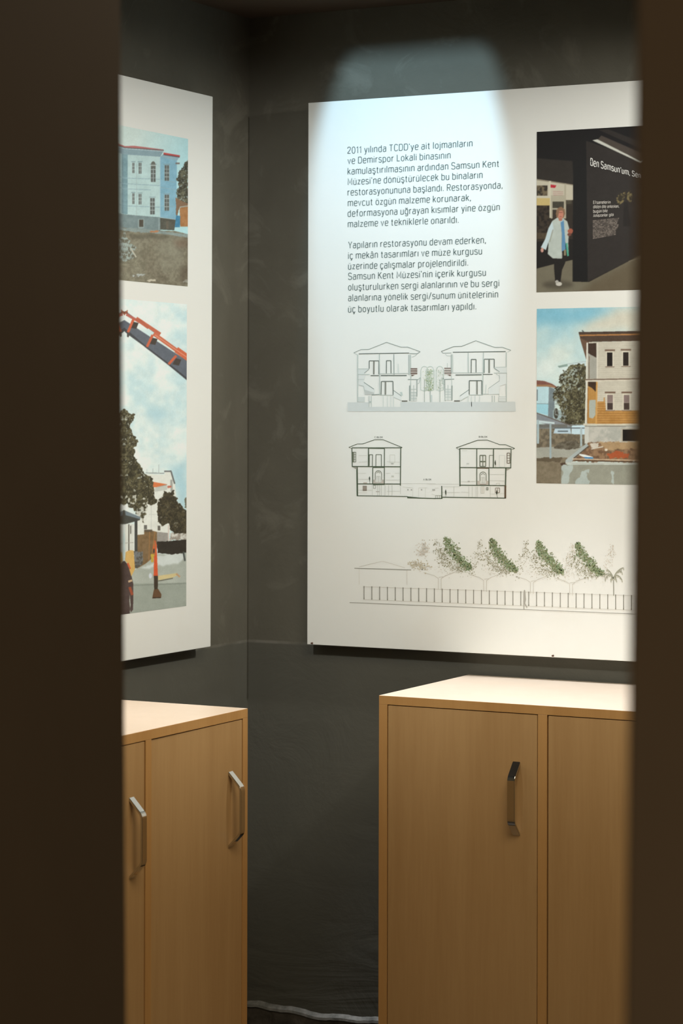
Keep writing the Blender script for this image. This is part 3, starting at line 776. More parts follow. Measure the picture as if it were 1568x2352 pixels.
def print_mesh(canvas, axis, val, u0, u1, z0, z1, uvis, white, parent, label):
    """grid of small coloured cells lying on a board; u runs along the wall"""
    cell = 0.00115
    nu = int(abs(u1 - u0) / cell) + 1; nz = int((z1 - z0) / cell) + 1
    u = np.linspace(u0, u1, nu); z = np.linspace(z0, z1, nz)
    U, Z = np.meshgrid(u, z)
    U = U.ravel(); Z = Z.ravel()
    s = np.sign(u1 - u0)
    us = np.where((U - uvis) * s > 0, 2 * uvis - U, U)       # the covered half repeats the open half
    def P3(a):
        v = np.full_like(a, val)
        return np.stack([a, v, Z] if axis == 1 else [v, a, Z], 1)
    px, py = project(P3(us))
    rgb = canvas.sample(px, py)
    colr = np.clip(lin(rgb) / lin(white) * WHITE, 0.002, 0.88)
    co = P3(U) - np.array(parent.location)
    me = bpy.data.meshes.new('printed_photograph')
    idx = np.arange(nu * nz).reshape(nz, nu)
    q = np.stack([idx[:-1, :-1], idx[:-1, 1:], idx[1:, 1:], idx[1:, :-1]], -1).reshape(-1, 4)
    want = np.array([0, -1, 0]) if axis == 1 else np.array([1, 0, 0])
    a, b, c_ = co[q[0, 0]], co[q[0, 1]], co[q[0, 2]]
    if np.dot(np.cross(b - a, c_ - a), want) < 0:
        q = q[:, ::-1]
    me.vertices.add(len(co)); me.vertices.foreach_set('co', co.astype(np.float32).ravel())
    me.loops.add(q.size); me.loops.foreach_set('vertex_index', q.astype(np.int32).ravel())
    me.polygons.add(len(q)); me.polygons.foreach_set('loop_start', (np.arange(len(q)) * 4).astype(np.int32))
    me.update(calc_edges=True)
    at = me.color_attributes.new('ink', 'FLOAT_COLOR', 'POINT')
    at.data.foreach_set('color', np.concatenate([colr, np.ones((len(colr), 1))], 1).astype(np.float32).ravel())
    o = link('printed_photograph', me, M_PRINT, parent)
    o['label'] = label
    return o

# ------------------------------------------------------------------ display boards
BT = 0.042                                            # board face stands this far off the wall
INK = 0.0004
ps = hit(1, -BT, 706, 237); pe = hit(1, -BT, 707, 1480)
BX0 = (ps[0] + pe[0]) / 2; BZ1, BZ0 = ps[2] + 0.0005, pe[2]
BX1 = BX0 + 1.24
right = empty('display_board', (0, 0, 0), 'white display panel with printed paragraphs and building drawings on the back wall', 'display panel')
right.location = (BX0, 0, BZ0)
def rel(o_loc, lo, hi):
    return tuple(np.array(lo) - o_loc), tuple(np.array(hi) - o_loc)
lo, hi = rel(np.array(right.location), (BX0, -BT, BZ0), (BX1, -0.0004, BZ1))
box('board', lo, (hi[0], lo[1] + 0.018, hi[2]), M_BOARD, right, 0.0008)
for u in (0.15, BX1 - BX0 - 0.19):                    # battens that hold it off the wall
    box('mounting_batten', (u, -BT + 0.018, 0.08), (u + 0.04, -0.0004, BZ1 - BZ0 - 0.08), M_EDGE, right)

q0 = hit(0, BT, 488.5, 222); q1 = hit(0, BT, 483.5, 1485)
LY1 = (q0[1] + q1[1]) / 2; LZ1, LZ0 = q0[2], q1[2] + 0.0
LY0 = LY1 - 1.24
left = empty('display_board', (0, LY1, LZ0), 'white display panel with house and crane photographs on the left wall', 'display panel')
# the left panel hangs a hair out of plumb
bm = bmesh.new()
vv = add_box(bm, (BT - 0.018, LY0 - LY1, 0), (BT, 0, LZ1 - LZ0))
for v in vv:
    zt = v.co.z / (LZ1 - LZ0)
    v.co.y += (q0[1] * zt + q1[1] * (1 - zt)) - LY1
bmesh.ops.bevel(bm, geom=bm.edges[:], offset=0.0008, segments=2, affect='EDGES')
bmesh.ops.recalc_face_normals(bm, faces=bm.faces[:])
from_bm('board', bm, M_BOARD, left)
for u in (-0.19, LY0 - LY1 + 0.15):
    box('mounting_batten', (0.0004, u, 0.08), (BT - 0.018, u + 0.04, LZ1 - LZ0 - 0.08), M_EDGE, left)

# photographs on the left panel
fx = BT + INK
a = hit(0, fx, 433, 319.5); b = hit(0, fx, 429.5, 658); e = hit(0, fx, 286, 500)
print_mesh(paint_house(), 0, fx, (a[1] + b[1]) / 2, (a[1] + b[1]) / 2 - 0.52, b[2], a[2], e[1], (203, 201, 194), left, 'printed photograph of a pale blue house above bare earth')
a = hit(0, fx, 430, 699); b = hit(0, fx, 426.5, 1392)
print_mesh(paint_crane(), 0, fx, (a[1] + b[1]) / 2, (a[1] + b[1]) / 2 - 0.52, b[2], a[2], e[1], (203, 201, 194), left, 'printed photograph of an orange crane boom over trees')
# photographs on the right panel
fy = -BT - INK
a = hit(1, fy, 1231.5, 303); b = hit(1, fy, 1232.5, 671.5); e = hit(1, fy, 1470, 500)
HALL_X, HALL_Z = (a[0] + b[0]) / 2, (b[2], a[2])
print_mesh(paint_hall(), 1, fy, HALL_X, HALL_X + 0.48, b[2], a[2], e[0], (198, 196, 188), right, 'printed photograph of a visitor in a dark exhibition hall')
a = hit(1, fy, 1231.5, 709.5); b = hit(1, fy, 1232.5, 1110)
print_mesh(paint_mansion(), 1, fy, (a[0] + b[0]) / 2, (a[0] + b[0]) / 2 + 0.48, b[2], a[2], e[0], (212, 211, 205), right, 'printed photograph of a timber house on a building plot')

# ------------------------------------------------------------------ lettering
def _smooth(p, n=3):
    p = [np.array(q, float) for q in p]
    for _ in range(n):
        r = [p[0]]
        for u, v in zip(p, p[1:]):
            r += [0.75 * u + 0.25 * v, 0.25 * u + 0.75 * v]
        r.append(p[-1])
        p = r
    return p
def _ring(x0, y0, x1, y1, n=26, e=0.80):
    cx, cy, rx, ry = (x0 + x1) / 2, (y0 + y1) / 2, (x1 - x0) / 2, (y1 - y0) / 2
    out = []
    for i in range(n + 1):
        a = 2 * math.pi * i / n
        c, d = math.cos(a), math.sin(a)
        out.append((cx + rx * math.copysign(abs(c) ** e, c), cy + ry * math.copysign(abs(d) ** e, d)))
    return out
# narrow geometric lettering drawn with one even stroke: width, straight paths, curved paths (cap height 1)
_n = [(.04, .60), (.12, .73), (.43, .73), (.43, .42), (.43, 0)]
_br = [(.04, .70), (.46, .74), (.46, -.03), (.04, .02)]
_bl = [(.43, .70), (.02, .74), (.02, -.03), (.43, .02)]
_ced = [(.21, 0), (.21, -.09), (.31, -.12), (.26, -.25), (.13, -.21)]
_dots = [[(.11, .90), (.17, .90)], [(.29, .90), (.35, .90)]]
_C = [(.50, .82), (.46, 1.0), (.04, 1.02), (.04, -.02), (.46, 0), (.50, .18)]
_S = [(.48, .84), (.44, 1.0), (.04, 1.02), (.04, .56), (.26, .52), (.52, .46), (.52, -.02), (.06, -.01), (.02, .16)]
GL = {
 'a': (.46, [], [[(.05, .64), (.12, .71), (.42, .73), (.42, .45), (.42, 0)], [(.42, .42), (.02, .46), (.02, -.04), (.42, .03)]]),
 'b': (.48, [[(.04, 1), (.04, 0)]], [_br]), 'c': (.42, [], [[(.41, .62), (.37, .71), (.02, .74), (.02, -.03), (.37, 0), (.41, .10)]]),
 'd': (.48, [[(.43, 1), (.43, 0)]], [_bl]), 'e': (.47, [[(.04, .37), (.45, .37)]], [[(.45, .37), (.47, .75), (.03, .75), (.03, -.03), (.40, -.01), (.43, .09)]]),
 'f': (.30, [[(0, .68), (.28, .68)]], [[(.29, .97), (.12, 1.01), (.12, .7), (.12, 0)]]),
 'g': (.48, [], [_bl, [(.43, .72), (.43, .1), (.43, -.27), (.10, -.26), (.05, -.17)]]),
 'h': (.47, [[(.04, 1), (.04, 0)]], [_n]), 'i': (.08, [[(.04, .72), (.04, 0)], [(.04, .86), (.04, .96)]], []), 'ı': (.08, [[(.04, .72), (.04, 0)]], []),
 'j': (.10, [[(.06, .86), (.06, .96)]], [[(.06, .72), (.06, -.1), (.05, -.25), (-.08, -.24)]]),
 'k': (.42, [[(.04, 1), (.04, 0)], [(.39, .72), (.05, .30)], [(.17, .44), (.42, 0)]], []), 'l': (.09, [[(.04, 1), (.04, 0)]], []),
 'm': (.78, [[(.04, .72), (.04, 0)]], [[(.04, .60), (.11, .73), (.40, .73), (.40, .42), (.40, 0)], [(.40, .60), (.48, .73), (.76, .73), (.76, .42), (.76, 0)]]),
 'n': (.47, [[(.04, .72), (.04, 0)]], [_n]), 'o': (.48, [_ring(.03, 0, .46, .71)], []), 'p': (.48, [[(.04, .72), (.04, -.25)]], [_br]),
 'r': (.29, [[(.04, .72), (.04, 0)]], [[(.04, .50), (.10, .71), (.30, .70)]]),
 's': (.41, [], [[(.37, .62), (.33, .72), (.03, .74), (.03, .40), (.21, .37), (.41, .33), (.40, -.02), (.06, -.01), (.02, .10)]]),
 't': (.29, [[(0, .68), (.26, .68)]], [[(.12, .92), (.12, .3), (.12, 0), (.28, .02)]]),
 'u': (.47, [[(.43, .72), (.43, 0)]], [[(.04, .72), (.04, .30), (.04, -.01), (.36, -.01), (.43, .12)]]),
 'v': (.41, [[(.0, .72), (.205, 0), (.41, .72)]], []), 'y': (.41, [[(0, .72), (.21, .02)]], [[(.41, .72), (.20, -.02), (.15, -.25), (.02, -.24)]]),
 'z': (.40, [[(.03, .67), (.37, .67), (.03, .04), (.39, .04)]], []),
 'A': (.58, [[(0, 0), (.29, 1), (.58, 0)], [(.10, .30), (.48, .30)]], []), 'B': (.52, [[(.05, 0), (.05, 1)]], [[(.05, .97), (.48, 1.0), (.48, .53), (.05, .54)], [(.05, .54), (.54, .56), (.54, -.02), (.05, .03)]]),
 'C': (.52, [], [_C]), 'D': (.56, [[(.05, 0), (.05, 1)]], [[(.05, .97), (.56, 1.02), (.56, -.02), (.05, .03)]]), 'E': (.46, [[(.46, .97), (.05, .97), (.05, .03), (.46, .03)], [(.05, .53), (.40, .53)]], []),
 'K': (.54, [[(.05, 1), (.05, 0)], [(.50, 1), (.06, .42)], [(.20, .60), (.54, 0)]], []), 'L': (.44, [[(.05, 1), (.05, .03), (.44, .03)]], []), 'M': (.68, [[(.05, 0), (.05, 1), (.34, .24), (.63, 1), (.63, 0)]], []),
 'O': (.56, [_ring(.03, 0, .53, 1)], []), 'R': (.54, [[(.05, 0), (.05, 1)], [(.28, .46), (.53, 0)]], [[(.05, .97), (.53, 1.0), (.53, .46), (.05, .47)]]), 'S': (.54, [], [_S]), 'T': (.52, [[(0, .97), (.52, .97)], [(.26, .97), (.26, 0)]], []),
 'Y': (.54, [[(0, 1), (.27, .44), (.54, 1)], [(.27, .44), (.27, 0)]], []),
 '0': (.52, [_ring(.04, 0, .49, 1)], []), '1': (.26, [[(.02, .80), (.19, .98), (.19, 0)]], []), '2': (.48, [[(.04, .035), (.47, .035)]], [[(.04, .78), (.06, 1.01), (.46, 1.02), (.46, .60), (.06, .16), (.04, .035)]]),
 "'": (.08, [[(.04, 1.0), (.04, .78)]], []), '.': (.10, [[(.05, 0), (.05, .12)]], []), ',': (.10, [[(.06, .12), (.02, -.14)]], []), '/': (.36, [[(0, -.05), (.36, 1.02)]], []),
}
for k_, base_, extra_s, extra_c in (('ç', 'c', [], [_ced]), ('ş', 's', [], [_ced]), ('ğ', 'g', [], [[(.10, .98), (.12, .86), (.35, .86), (.37, .98)]]), ('ö', 'o', _dots, []), ('ü', 'u', _dots, []), ('â', 'a', [[(.10, .86), (.23, .98), (.36, .86)]], [])):
    w_, a_, c_ = GL[base_]
    GL[k_] = (w_, a_ + extra_s, c_ + extra_c)

def glyph_mesh(text, wt):
    V, F, x = [], [], 0.0
    for ch in text:
        if ch == ' ':
            x += 0.30
            continue
        w, st, cu = GL[ch]
        for pts in [[np.array(q, float) for q in p] for p in st] + [_smooth(p) for p in cu]:
            closed = np.hypot(*(pts[0] - pts[-1])) < 1e-6
            n0, m = len(V), len(pts)
            for i, p in enumerate(pts):
                a = pts[i - 1] if i else (pts[-2] if closed else None)
                b = pts[i + 1] if i < m - 1 else (pts[1] if closed else None)
                d1 = (p - a) / max(np.hypot(*(p - a)), 1e-9) if a is not None else None
                d2 = (b - p) / max(np.hypot(*(b - p)), 1e-9) if b is not None else None
                if d1 is None: d1 = d2
                if d2 is None: d2 = d1
                nn = np.array([-(d1 + d2)[1], (d1 + d2)[0]])
                L = np.hypot(*nn)
                nn = nn / L if L > 1e-6 else np.array([-d1[1], d1[0]])
                k = min(1.0 / max(nn @ np.array([-d1[1], d1[0]]), 0.45), 1.8)
                V += [(x + p[0] + nn[0] * wt / 2 * k, p[1] + nn[1] * wt / 2 * k), (x + p[0] - nn[0] * wt / 2 * k, p[1] - nn[1] * wt / 2 * k)]
            for i in range(m - 1):
                q = n0 + 2 * i
                F.append((q, q + 1, q + 3, q + 2))
        x += w + 0.20
    return np.array(V), F

def text_block(name, rows, mat, parent, lift, thin=0.112, label=None, axis_y=None):
    """rows: (string, left-baseline pixel, right-baseline pixel, cap height px left, right) on the back-wall panel"""
    V, Fc = [], []
    yv = -BT - lift
    for s, p0, p1, h0, h1 in rows:
        v, f = glyph_mesh(s, thin)
        x0, x1 = v[:, 0].min(), v[:, 0].max()
        A = hit(1, yv, *p0); B = hit(1, yv, *p1)
        A2 = hit(1, yv, p0[0], p0[1] - h0); B2 = hit(1, yv, p1[0], p1[1] - h1)
        t = (v[:, 0] - x0) / (x1 - x0)
        hh = v[:, 1]
        W = A + np.outer(t, B - A)
        H = (A2 - A)[2] * (1 - t) + (B2 - B)[2] * t
        W[:, 2] += hh * H
        W[:, 1] = yv
        W -= np.array(parent.location)
        n = len(V)
        V += [tuple(w) for w in W]
        Fc += [tuple(i + n for i in q) for q in f]
    me = bpy.data.meshes.new(name)
    me.from_pydata(V, [], Fc)
    o = link(name, me, mat, parent)
    if label:
        o['label'] = label
    return o

def Z1(x, y):
    return (780 + x / 3.92, 300 + y / 3.92)
LINES = [
    ("2011 yılında TCDD'ye ait lojmanların", 68, 1195, 208, 141), ("ve Demirspor Lokali binasının", 70, 998, 300, 249),
    ("kamulaştırılmasının ardından Samsun Kent", 70, 1432, 395, 325), ("Müzesi'ne dönüştürülecek bu binaların", 72, 1285, 489, 426),
    ("restorasyonununa başlandı. Restorasyonda,", 70, 1465, 584, 518), ("mevcut özgün malzeme korunarak,", 72, 1180, 680, 630),
    ("deformasyona uğrayan kısımlar yine özgün", 70, 1440, 775, 715), ("malzeme ve tekniklerle onarıldı.", 72, 1070, 870, 829),
    ("Yapıların restorasyonu devam ederken,", 75, 1315, 1059, 1012), ("iç mekân tasarımları ve müze kurgusu", 75, 1280, 1154, 1112),
    ("üzerinde çalışmalar projelendirildi.", 75, 1155, 1249, 1215), ("Samsun Kent Müzesi'nin içerik kurgusu", 75, 1315, 1341, 1305),
    ("oluşturulurken sergi alanlarının ve bu sergi", 75, 1435, 1438, 1400), ("alanlarına yönelik sergi/sunum ünitelerinin", 75, 1425, 1534, 1501),
    ("üç boyutlu olarak tasarımları yapıldı.", 75, 1228, 1636, 1609)]
rows = [(s, Z1(x0, y0), Z1(x1, y1), 58 / 3.92, 58 / 3.92) for s, x0, x1, y0, y1 in LINES]
text_block('printed_paragraph', rows[:8], M_TEXT, right, INK, label='upper paragraph of grey text')
text_block('printed_paragraph', rows[8:], M_TEXT, right, INK, label='lower paragraph of grey text')

M_WHITETEXT = plain('pale_print_ink', (0.62, 0.62, 0.60), 0.5, 0.2)
def Z5(x, y):
    return (1200 + x / 5.6, 270 + y / 5.6)
text_block('printed_heading', [("Ben Samsun'um, Sen", Z5(868, 612), Z5(1520, 778), 92 / 5.6, 60 / 5.6)], M_WHITETEXT, right, INK * 2, thin=0.17, label='white heading inside the dark photograph')
M_DIMTEXT = plain('dim_print_ink', (0.42, 0.40, 0.37), 0.5, 0.2)
text_block('printed_caption', [("Efsanelerin", Z5(905, 1110), Z5(1130, 1104), 38 / 5.6, 34 / 5.6), ("dilden dile anlatılan,", Z5(905, 1166), Z5(1240, 1156), 38 / 5.6, 34 / 5.6),
    ("bugün bile", Z5(905, 1224), Z5(1092, 1214), 38 / 5.6, 34 / 5.6), ("Amazonlar gibi", Z5(905, 1280), Z5(1170, 1264), 38 / 5.6, 34 / 5.6)], M_DIMTEXT, right, INK * 2, thin=0.20, label='white caption inside the dark photograph')

# ------------------------------------------------------------------ line drawings
INKS = {}
def ink(c):
    """ink material for a colour seen against the lit white board"""
    if c not in INKS:
        a = lin(c) / lin((212, 218, 213)) * WHITE
        INKS[c] = plain('drawing_ink', tuple(np.clip(a, 0.004, 0.8)), 0.6, 0.15)
    return INKS[c]

class Drawing:
    def __init__(s):
        s.V, s.F, s.M, s.mats = [], [], [], []
        s.k = 0
    def view(s, sc, ox, oy):
        s.xf = (sc, ox, oy)
    def T(s, p):
        sc, ox, oy = s.xf
        return p[0] / sc + ox, p[1] / sc + oy
    def poly(s, pts, c):
        m = ink(c)
        if m not in s.mats:
            s.mats.append(m)
        y = -BT - INK - 0.00002 * (s.k % 14); s.k += 1
        n = len(s.V)
        for p in pts:
            s.V.append(hit(1, y, *s.T(p)))
        s.F.append(tuple(range(n, n + len(pts)))); s.M.append(s.mats.index(m))
    def line(s, p, q, w, c):
        d = np.array([q[0] - p[0], q[1] - p[1]], float); L = np.hypot(*d)
        if L < 1e-6:
            return
        n = np.array([-d[1], d[0]]) / L * w / 2
        s.poly([(p[0] + n[0], p[1] + n[1]), (q[0] + n[0], q[1] + n[1]), (q[0] - n[0], q[1] - n[1]), (p[0] - n[0], p[1] - n[1])], c)
    def path(s, pts, w, c, close=False):
        for a, b in zip(pts, pts[1:] + (pts[:1] if close else [])):
            s.line(a, b, w, c)
    def rect(s, x0, y0, x1, y1, c):
        s.poly([(x0, y0), (x1, y0), (x1, y1), (x0, y1)], c)
    def frame(s, x0, y0, x1, y1, w, c):
        s.path([(x0, y0), (x1, y0), (x1, y1), (x0, y1)], w, c, True)
    def speck(s, x, y, r, c, rnd):
        a0 = rnd.uniform(0, 6.28)
        s.poly([(x + r * rnd.uniform(0.6, 1.3) * math.cos(a0 + i * 1.2566), y + r * rnd.uniform(0.6, 1.3) * math.sin(a0 + i * 1.2566)) for i in range(5)], c)
    def build(s, name, parent, label):
        me = bpy.data.meshes.new(name)
        me.from_pydata([tuple(v - np.array(parent.location)) for v in s.V], [], s.F)
        o = link(name, me, s.mats, parent)
        me.polygons.foreach_set('material_index', s.M)
        o['label'] = label
        return o

DK, MD, LT, VL, GY = (96, 107, 101), (132, 146, 141), (168, 182, 177), (192, 204, 199), (178, 189, 184)
def elevation():
    d = Drawing()
    d.view(7.127, 780, 760)
    # left villa
    d.path([(228, 360), (345, 308), (470, 305), (765, 187), (1005, 268), (1110, 265), (1314, 340), (1270, 374), (1140, 372)], 10, MD)
    d.path([(228, 360), (290, 392)], 8, LT); d.line((310, 376), (1135, 362), 13, DK); d.path([(1180, 430), (1230, 410), (1270, 376)], 7, LT)
    d.line((293, 392), (293, 1170), 14, LT); d.line((648, 380), (655, 1045), 14, LT); d.line((885, 380), (888, 720), 12, MD)
    d.rect(1124, 392, 1166, 720, GY); d.line((1128, 392), (1130, 720), 6, MD); d.line((1160, 392), (1162, 1150), 8, LT)
    d.path([(482, 620), (482, 490), (640, 490), (640, 712)], 13, DK); d.line((558, 490), (556, 712), 24, (120, 124, 116))
    d.path([(762, 700), (764, 487), (836, 487), (838, 700)], 13, DK)
    d.line((955, 540), (962, 690), 14, VL); d.line((650, 702), (1150, 696), 10, LT); d.line((505, 732), (640, 732), 13, DK); d.line((672, 732), (1095, 732), 16, DK)
    d.poly([(300, 630), (470, 630), (400, 712), (300, 712)], (196, 206, 203)); d.line((300, 622), (478, 622), 9, LT); d.line((478, 630), (400, 692), 9, MD); d.line((295, 712), (490, 715), 10, LT)
    d.poly([(302, 720), (430, 730), (398, 790), (398, 850), (570, 955), (568, 1040), (410, 1045), (405, 920), (310, 880)], (200, 209, 206))
    d.poly([(400, 960), (560, 1010), (560, 1045), (410, 1045)], (178, 186, 182)); d.path([(395, 842), (560, 955)], 12, MD); d.path([(310, 885), (390, 905), (410, 1000)], 8, LT); d.line((300, 795), (398, 795), 7, LT); d.line((300, 820), (398, 820), 5, VL)
    d.line((520, 1048), (655, 1040), 13, MD); d.line((655, 1050), (875, 1052), 10, LT)
    d.path([(676, 1045), (682, 828), (870, 826), (874, 1048)], 14, DK); d.line((748, 828), (746, 1045), 26, (126, 130, 122))
    d.poly([(880, 980), (1010, 1070), (1010, 1140), (880, 1085)], (204, 213, 210)); d.line((880, 975), (1010, 1068), 11, MD); d.line((885, 1085), (1010, 1142), 7, LT)
    d.ell = None
    d.poly([(985, 1000), (1020, 1000), (1030, 1060), (1000, 1060)], (178, 194, 190))
    d.rect(1014, 1140, 1106, 1158, (88, 90, 82))
    for y in (620, 656, 694):
        d.rect(1158, y - 10, 1268, y + 12, (112, 100, 92)); d.rect(1160, y + 12, 1268, y + 22, (190, 184, 178))
    d.poly([(1166, 720), (1226, 722), (1180, 745)], (110, 98, 88)); d.line((1112, 796), (1280, 798), 12, MD); d.path([(1280, 798), (1318, 762), (1300, 850), (1278, 870)], 10, LT); d.line((1262, 800), (1262, 1075), 12, MD); d.line((1145, 895), (1145, 1150), 18, MD); d.line((1168, 740), (1155, 900), 8, LT)
    for y in (955, 1010, 1060, 1110):
        d.line((1150, y), (1260, y), 9, LT)
    d.line((1210, 890), (1210, 1150), 9, LT); d.rect(1150, 1000, 1260, 1150, (196, 204, 199))
    d.rect(295, 1080, 410, 1165, (198, 207, 204))
    for y in (1098, 1120, 1142, 1160):
        d.line((300, y), (410, y), 6, LT)
    for x in (480, 515, 710, 780, 835, 880):
        d.line((x, 1065), (x, 1245), 11, VL if x > 600 else LT)
    d.rect(480, 1150, 512, 1180, LT)
    # ground band
    d.poly([(130, 1170), (470, 1170), (470, 1245), (995, 1245), (995, 1165), (2650, 1165), (2870, 1160), (2880, 1318), (130, 1318)], (190, 200, 198))
    # two slim trees between the villas
    for cx, w in ((1385, 60), (1480, 62), (1638, 62)):
        top, bot = 585, 985
        ol = [(cx - w, bot - 20), (cx - w, top + 60), (cx - w * 0.6, top + 8), (cx, top - 6), (cx + w * 0.6, top + 8), (cx + w, top + 60), (cx + w, bot - 20), (cx, bot)]
        d.path(ol, 8, (168, 186, 178), True); d.line((cx, 800), (cx, 1165), 9, (150, 164, 156))
    rnd = random.Random(8)
    for i in range(420):
        t = rnd.random(); x = rnd.gauss(1465, 42); y = rnd.uniform(630, 980)
        if 1330 < x < 1540:
            d.speck(x, y, rnd.uniform(3, 8), rnd.choice([(150, 176, 148), (170, 190, 160), (128, 152, 116), (160, 170, 126), (178, 198, 182)]), rnd)
    for i in range(150):
        x = rnd.gauss(1652, 34); y = rnd.uniform(640, 980)
        d.speck(x, y, rnd.uniform(3, 7), rnd.choice([(168, 188, 172), (182, 200, 188), (160, 174, 150)]), rnd)
    d.rect(1488, 1050, 1512, 1160, (184, 198, 196))
    # right villa
    d.view(7.127, 980, 760)
    d.path([(1375, 318), (1235, 268), (1110, 270), (800, 160), (570, 252), (440, 255), (236, 335), (265, 366), (400, 362)], 10, MD)
    d.path([(1375, 318), (1320, 350)], 8, LT); d.line((425, 350), (1290, 338), 13, DK); d.path([(300, 380), (330, 408), (395, 410)], 7, LT)
    d.line((1300, 350), (1300, 1160), 14, LT); d.line((675, 355), (678, 695), 13, LT); d.line((925, 355), (912, 1045), 13, LT)
    d.rect(392, 385, 428, 700, GY); d.line((398, 385), (398, 700), 8, MD); d.line((402, 720), (408, 900), 8, LT)
    d.path([(724, 690), (726, 466), (804, 466), (804, 690)], 13, DK); d.path([(936, 690), (938, 463), (1102, 463), (1102, 610)], 14, DK); d.line((1018, 463), (1018, 690), 26, (120, 126, 118)); d.line((936, 463), (936, 690), 18, MD)
    d.line((400, 688), (915, 686), 10, LT); d.line((468, 722), (895, 718), 16, DK); d.line((918, 712), (1075, 712), 12, DK)
    d.poly([(1100, 600), (1305, 595), (1305, 690), (1190, 690)], (200, 209, 206)); d.line((1105, 595), (1305, 592), 9, LT); d.line((1105, 612), (1190, 668), 10, MD); d.line((1095, 690), (1308, 688), 10, LT)
    d.poly([(1195, 700), (1300, 700), (1300, 870), (1200, 900), (1180, 1030), (1010, 1040), (1010, 945), (1190, 820)], (204, 213, 210)); d.poly([(1190, 930), (1180, 1035), (1050, 1035)], (182, 191, 187)); d.line((1010, 945), (1195, 815), 12, MD); d.line((1180, 1030), (1175, 1160), 7, LT); d.line((1290, 700), (1290, 860), 14, LT); d.path([(1130, 705), (1180, 730), (1195, 815)], 8, LT); d.line((1010, 1040), (1190, 930), 8, LT); d.line((1200, 765), (1300, 765), 6, LT); d.line((1200, 870), (1300, 865), 7, LT)
    d.line((910, 1035), (1180, 1035), 10, LT); d.line((690, 1048), (915, 1048), 10, LT); d.path([(692, 1042), (694, 814), (898, 814), (900, 1042)], 14, DK); d.line((820, 814), (820, 1040), 26, (126, 132, 124)); d.line((968, 880), (962, 1035), 14, VL)
    d.poly([(690, 960), (540, 1065), (540, 1140), (690, 1060)], (208, 216, 213)); d.line((690, 962), (540, 1068), 11, MD); d.line((550, 1148), (680, 1070), 7, LT); d.rect(446, 1138, 540, 1156, (92, 94, 86))
    for y in (612, 652, 690):
        d.rect(284, y - 8, 398, y + 10, (112, 104, 96)); d.rect(286, y + 10, 398, y + 20, (196, 190, 184))
    d.line((335, 530), (335, 600), 7, LT); d.poly([(328, 716), (392, 716), (388, 742)], (112, 100, 92)); d.line((280, 796), (445, 788), 12, MD); d.path([(280, 796), (250, 762), (262, 860), (285, 880)], 10, LT); d.line((292, 800), (300, 1150), 11, MD); d.line((410, 895), (408, 1140), 18, MD)
    d.rect(300, 960, 400, 1140, (198, 206, 201))
    for y in (955, 1000, 1040, 1085):
        d.line((295, y), (405, y), 9, LT)
    d.line((345, 885), (345, 1140), 9, LT)
    for x in (675, 730, 790, 860, 1070, 1105):
        d.line((x, 1060), (x, 1240), 11, VL if x < 1000 else LT)
    d.rect(1180, 1070, 1300, 1160, (204, 212, 209))
    for y in (1080, 1105, 1130, 1155):
        d.line((1180, y), (1300, y), 6, LT)
    return d.build('elevation_drawing', right, 'pale line drawing of two villas with slim trees between')
elevation()

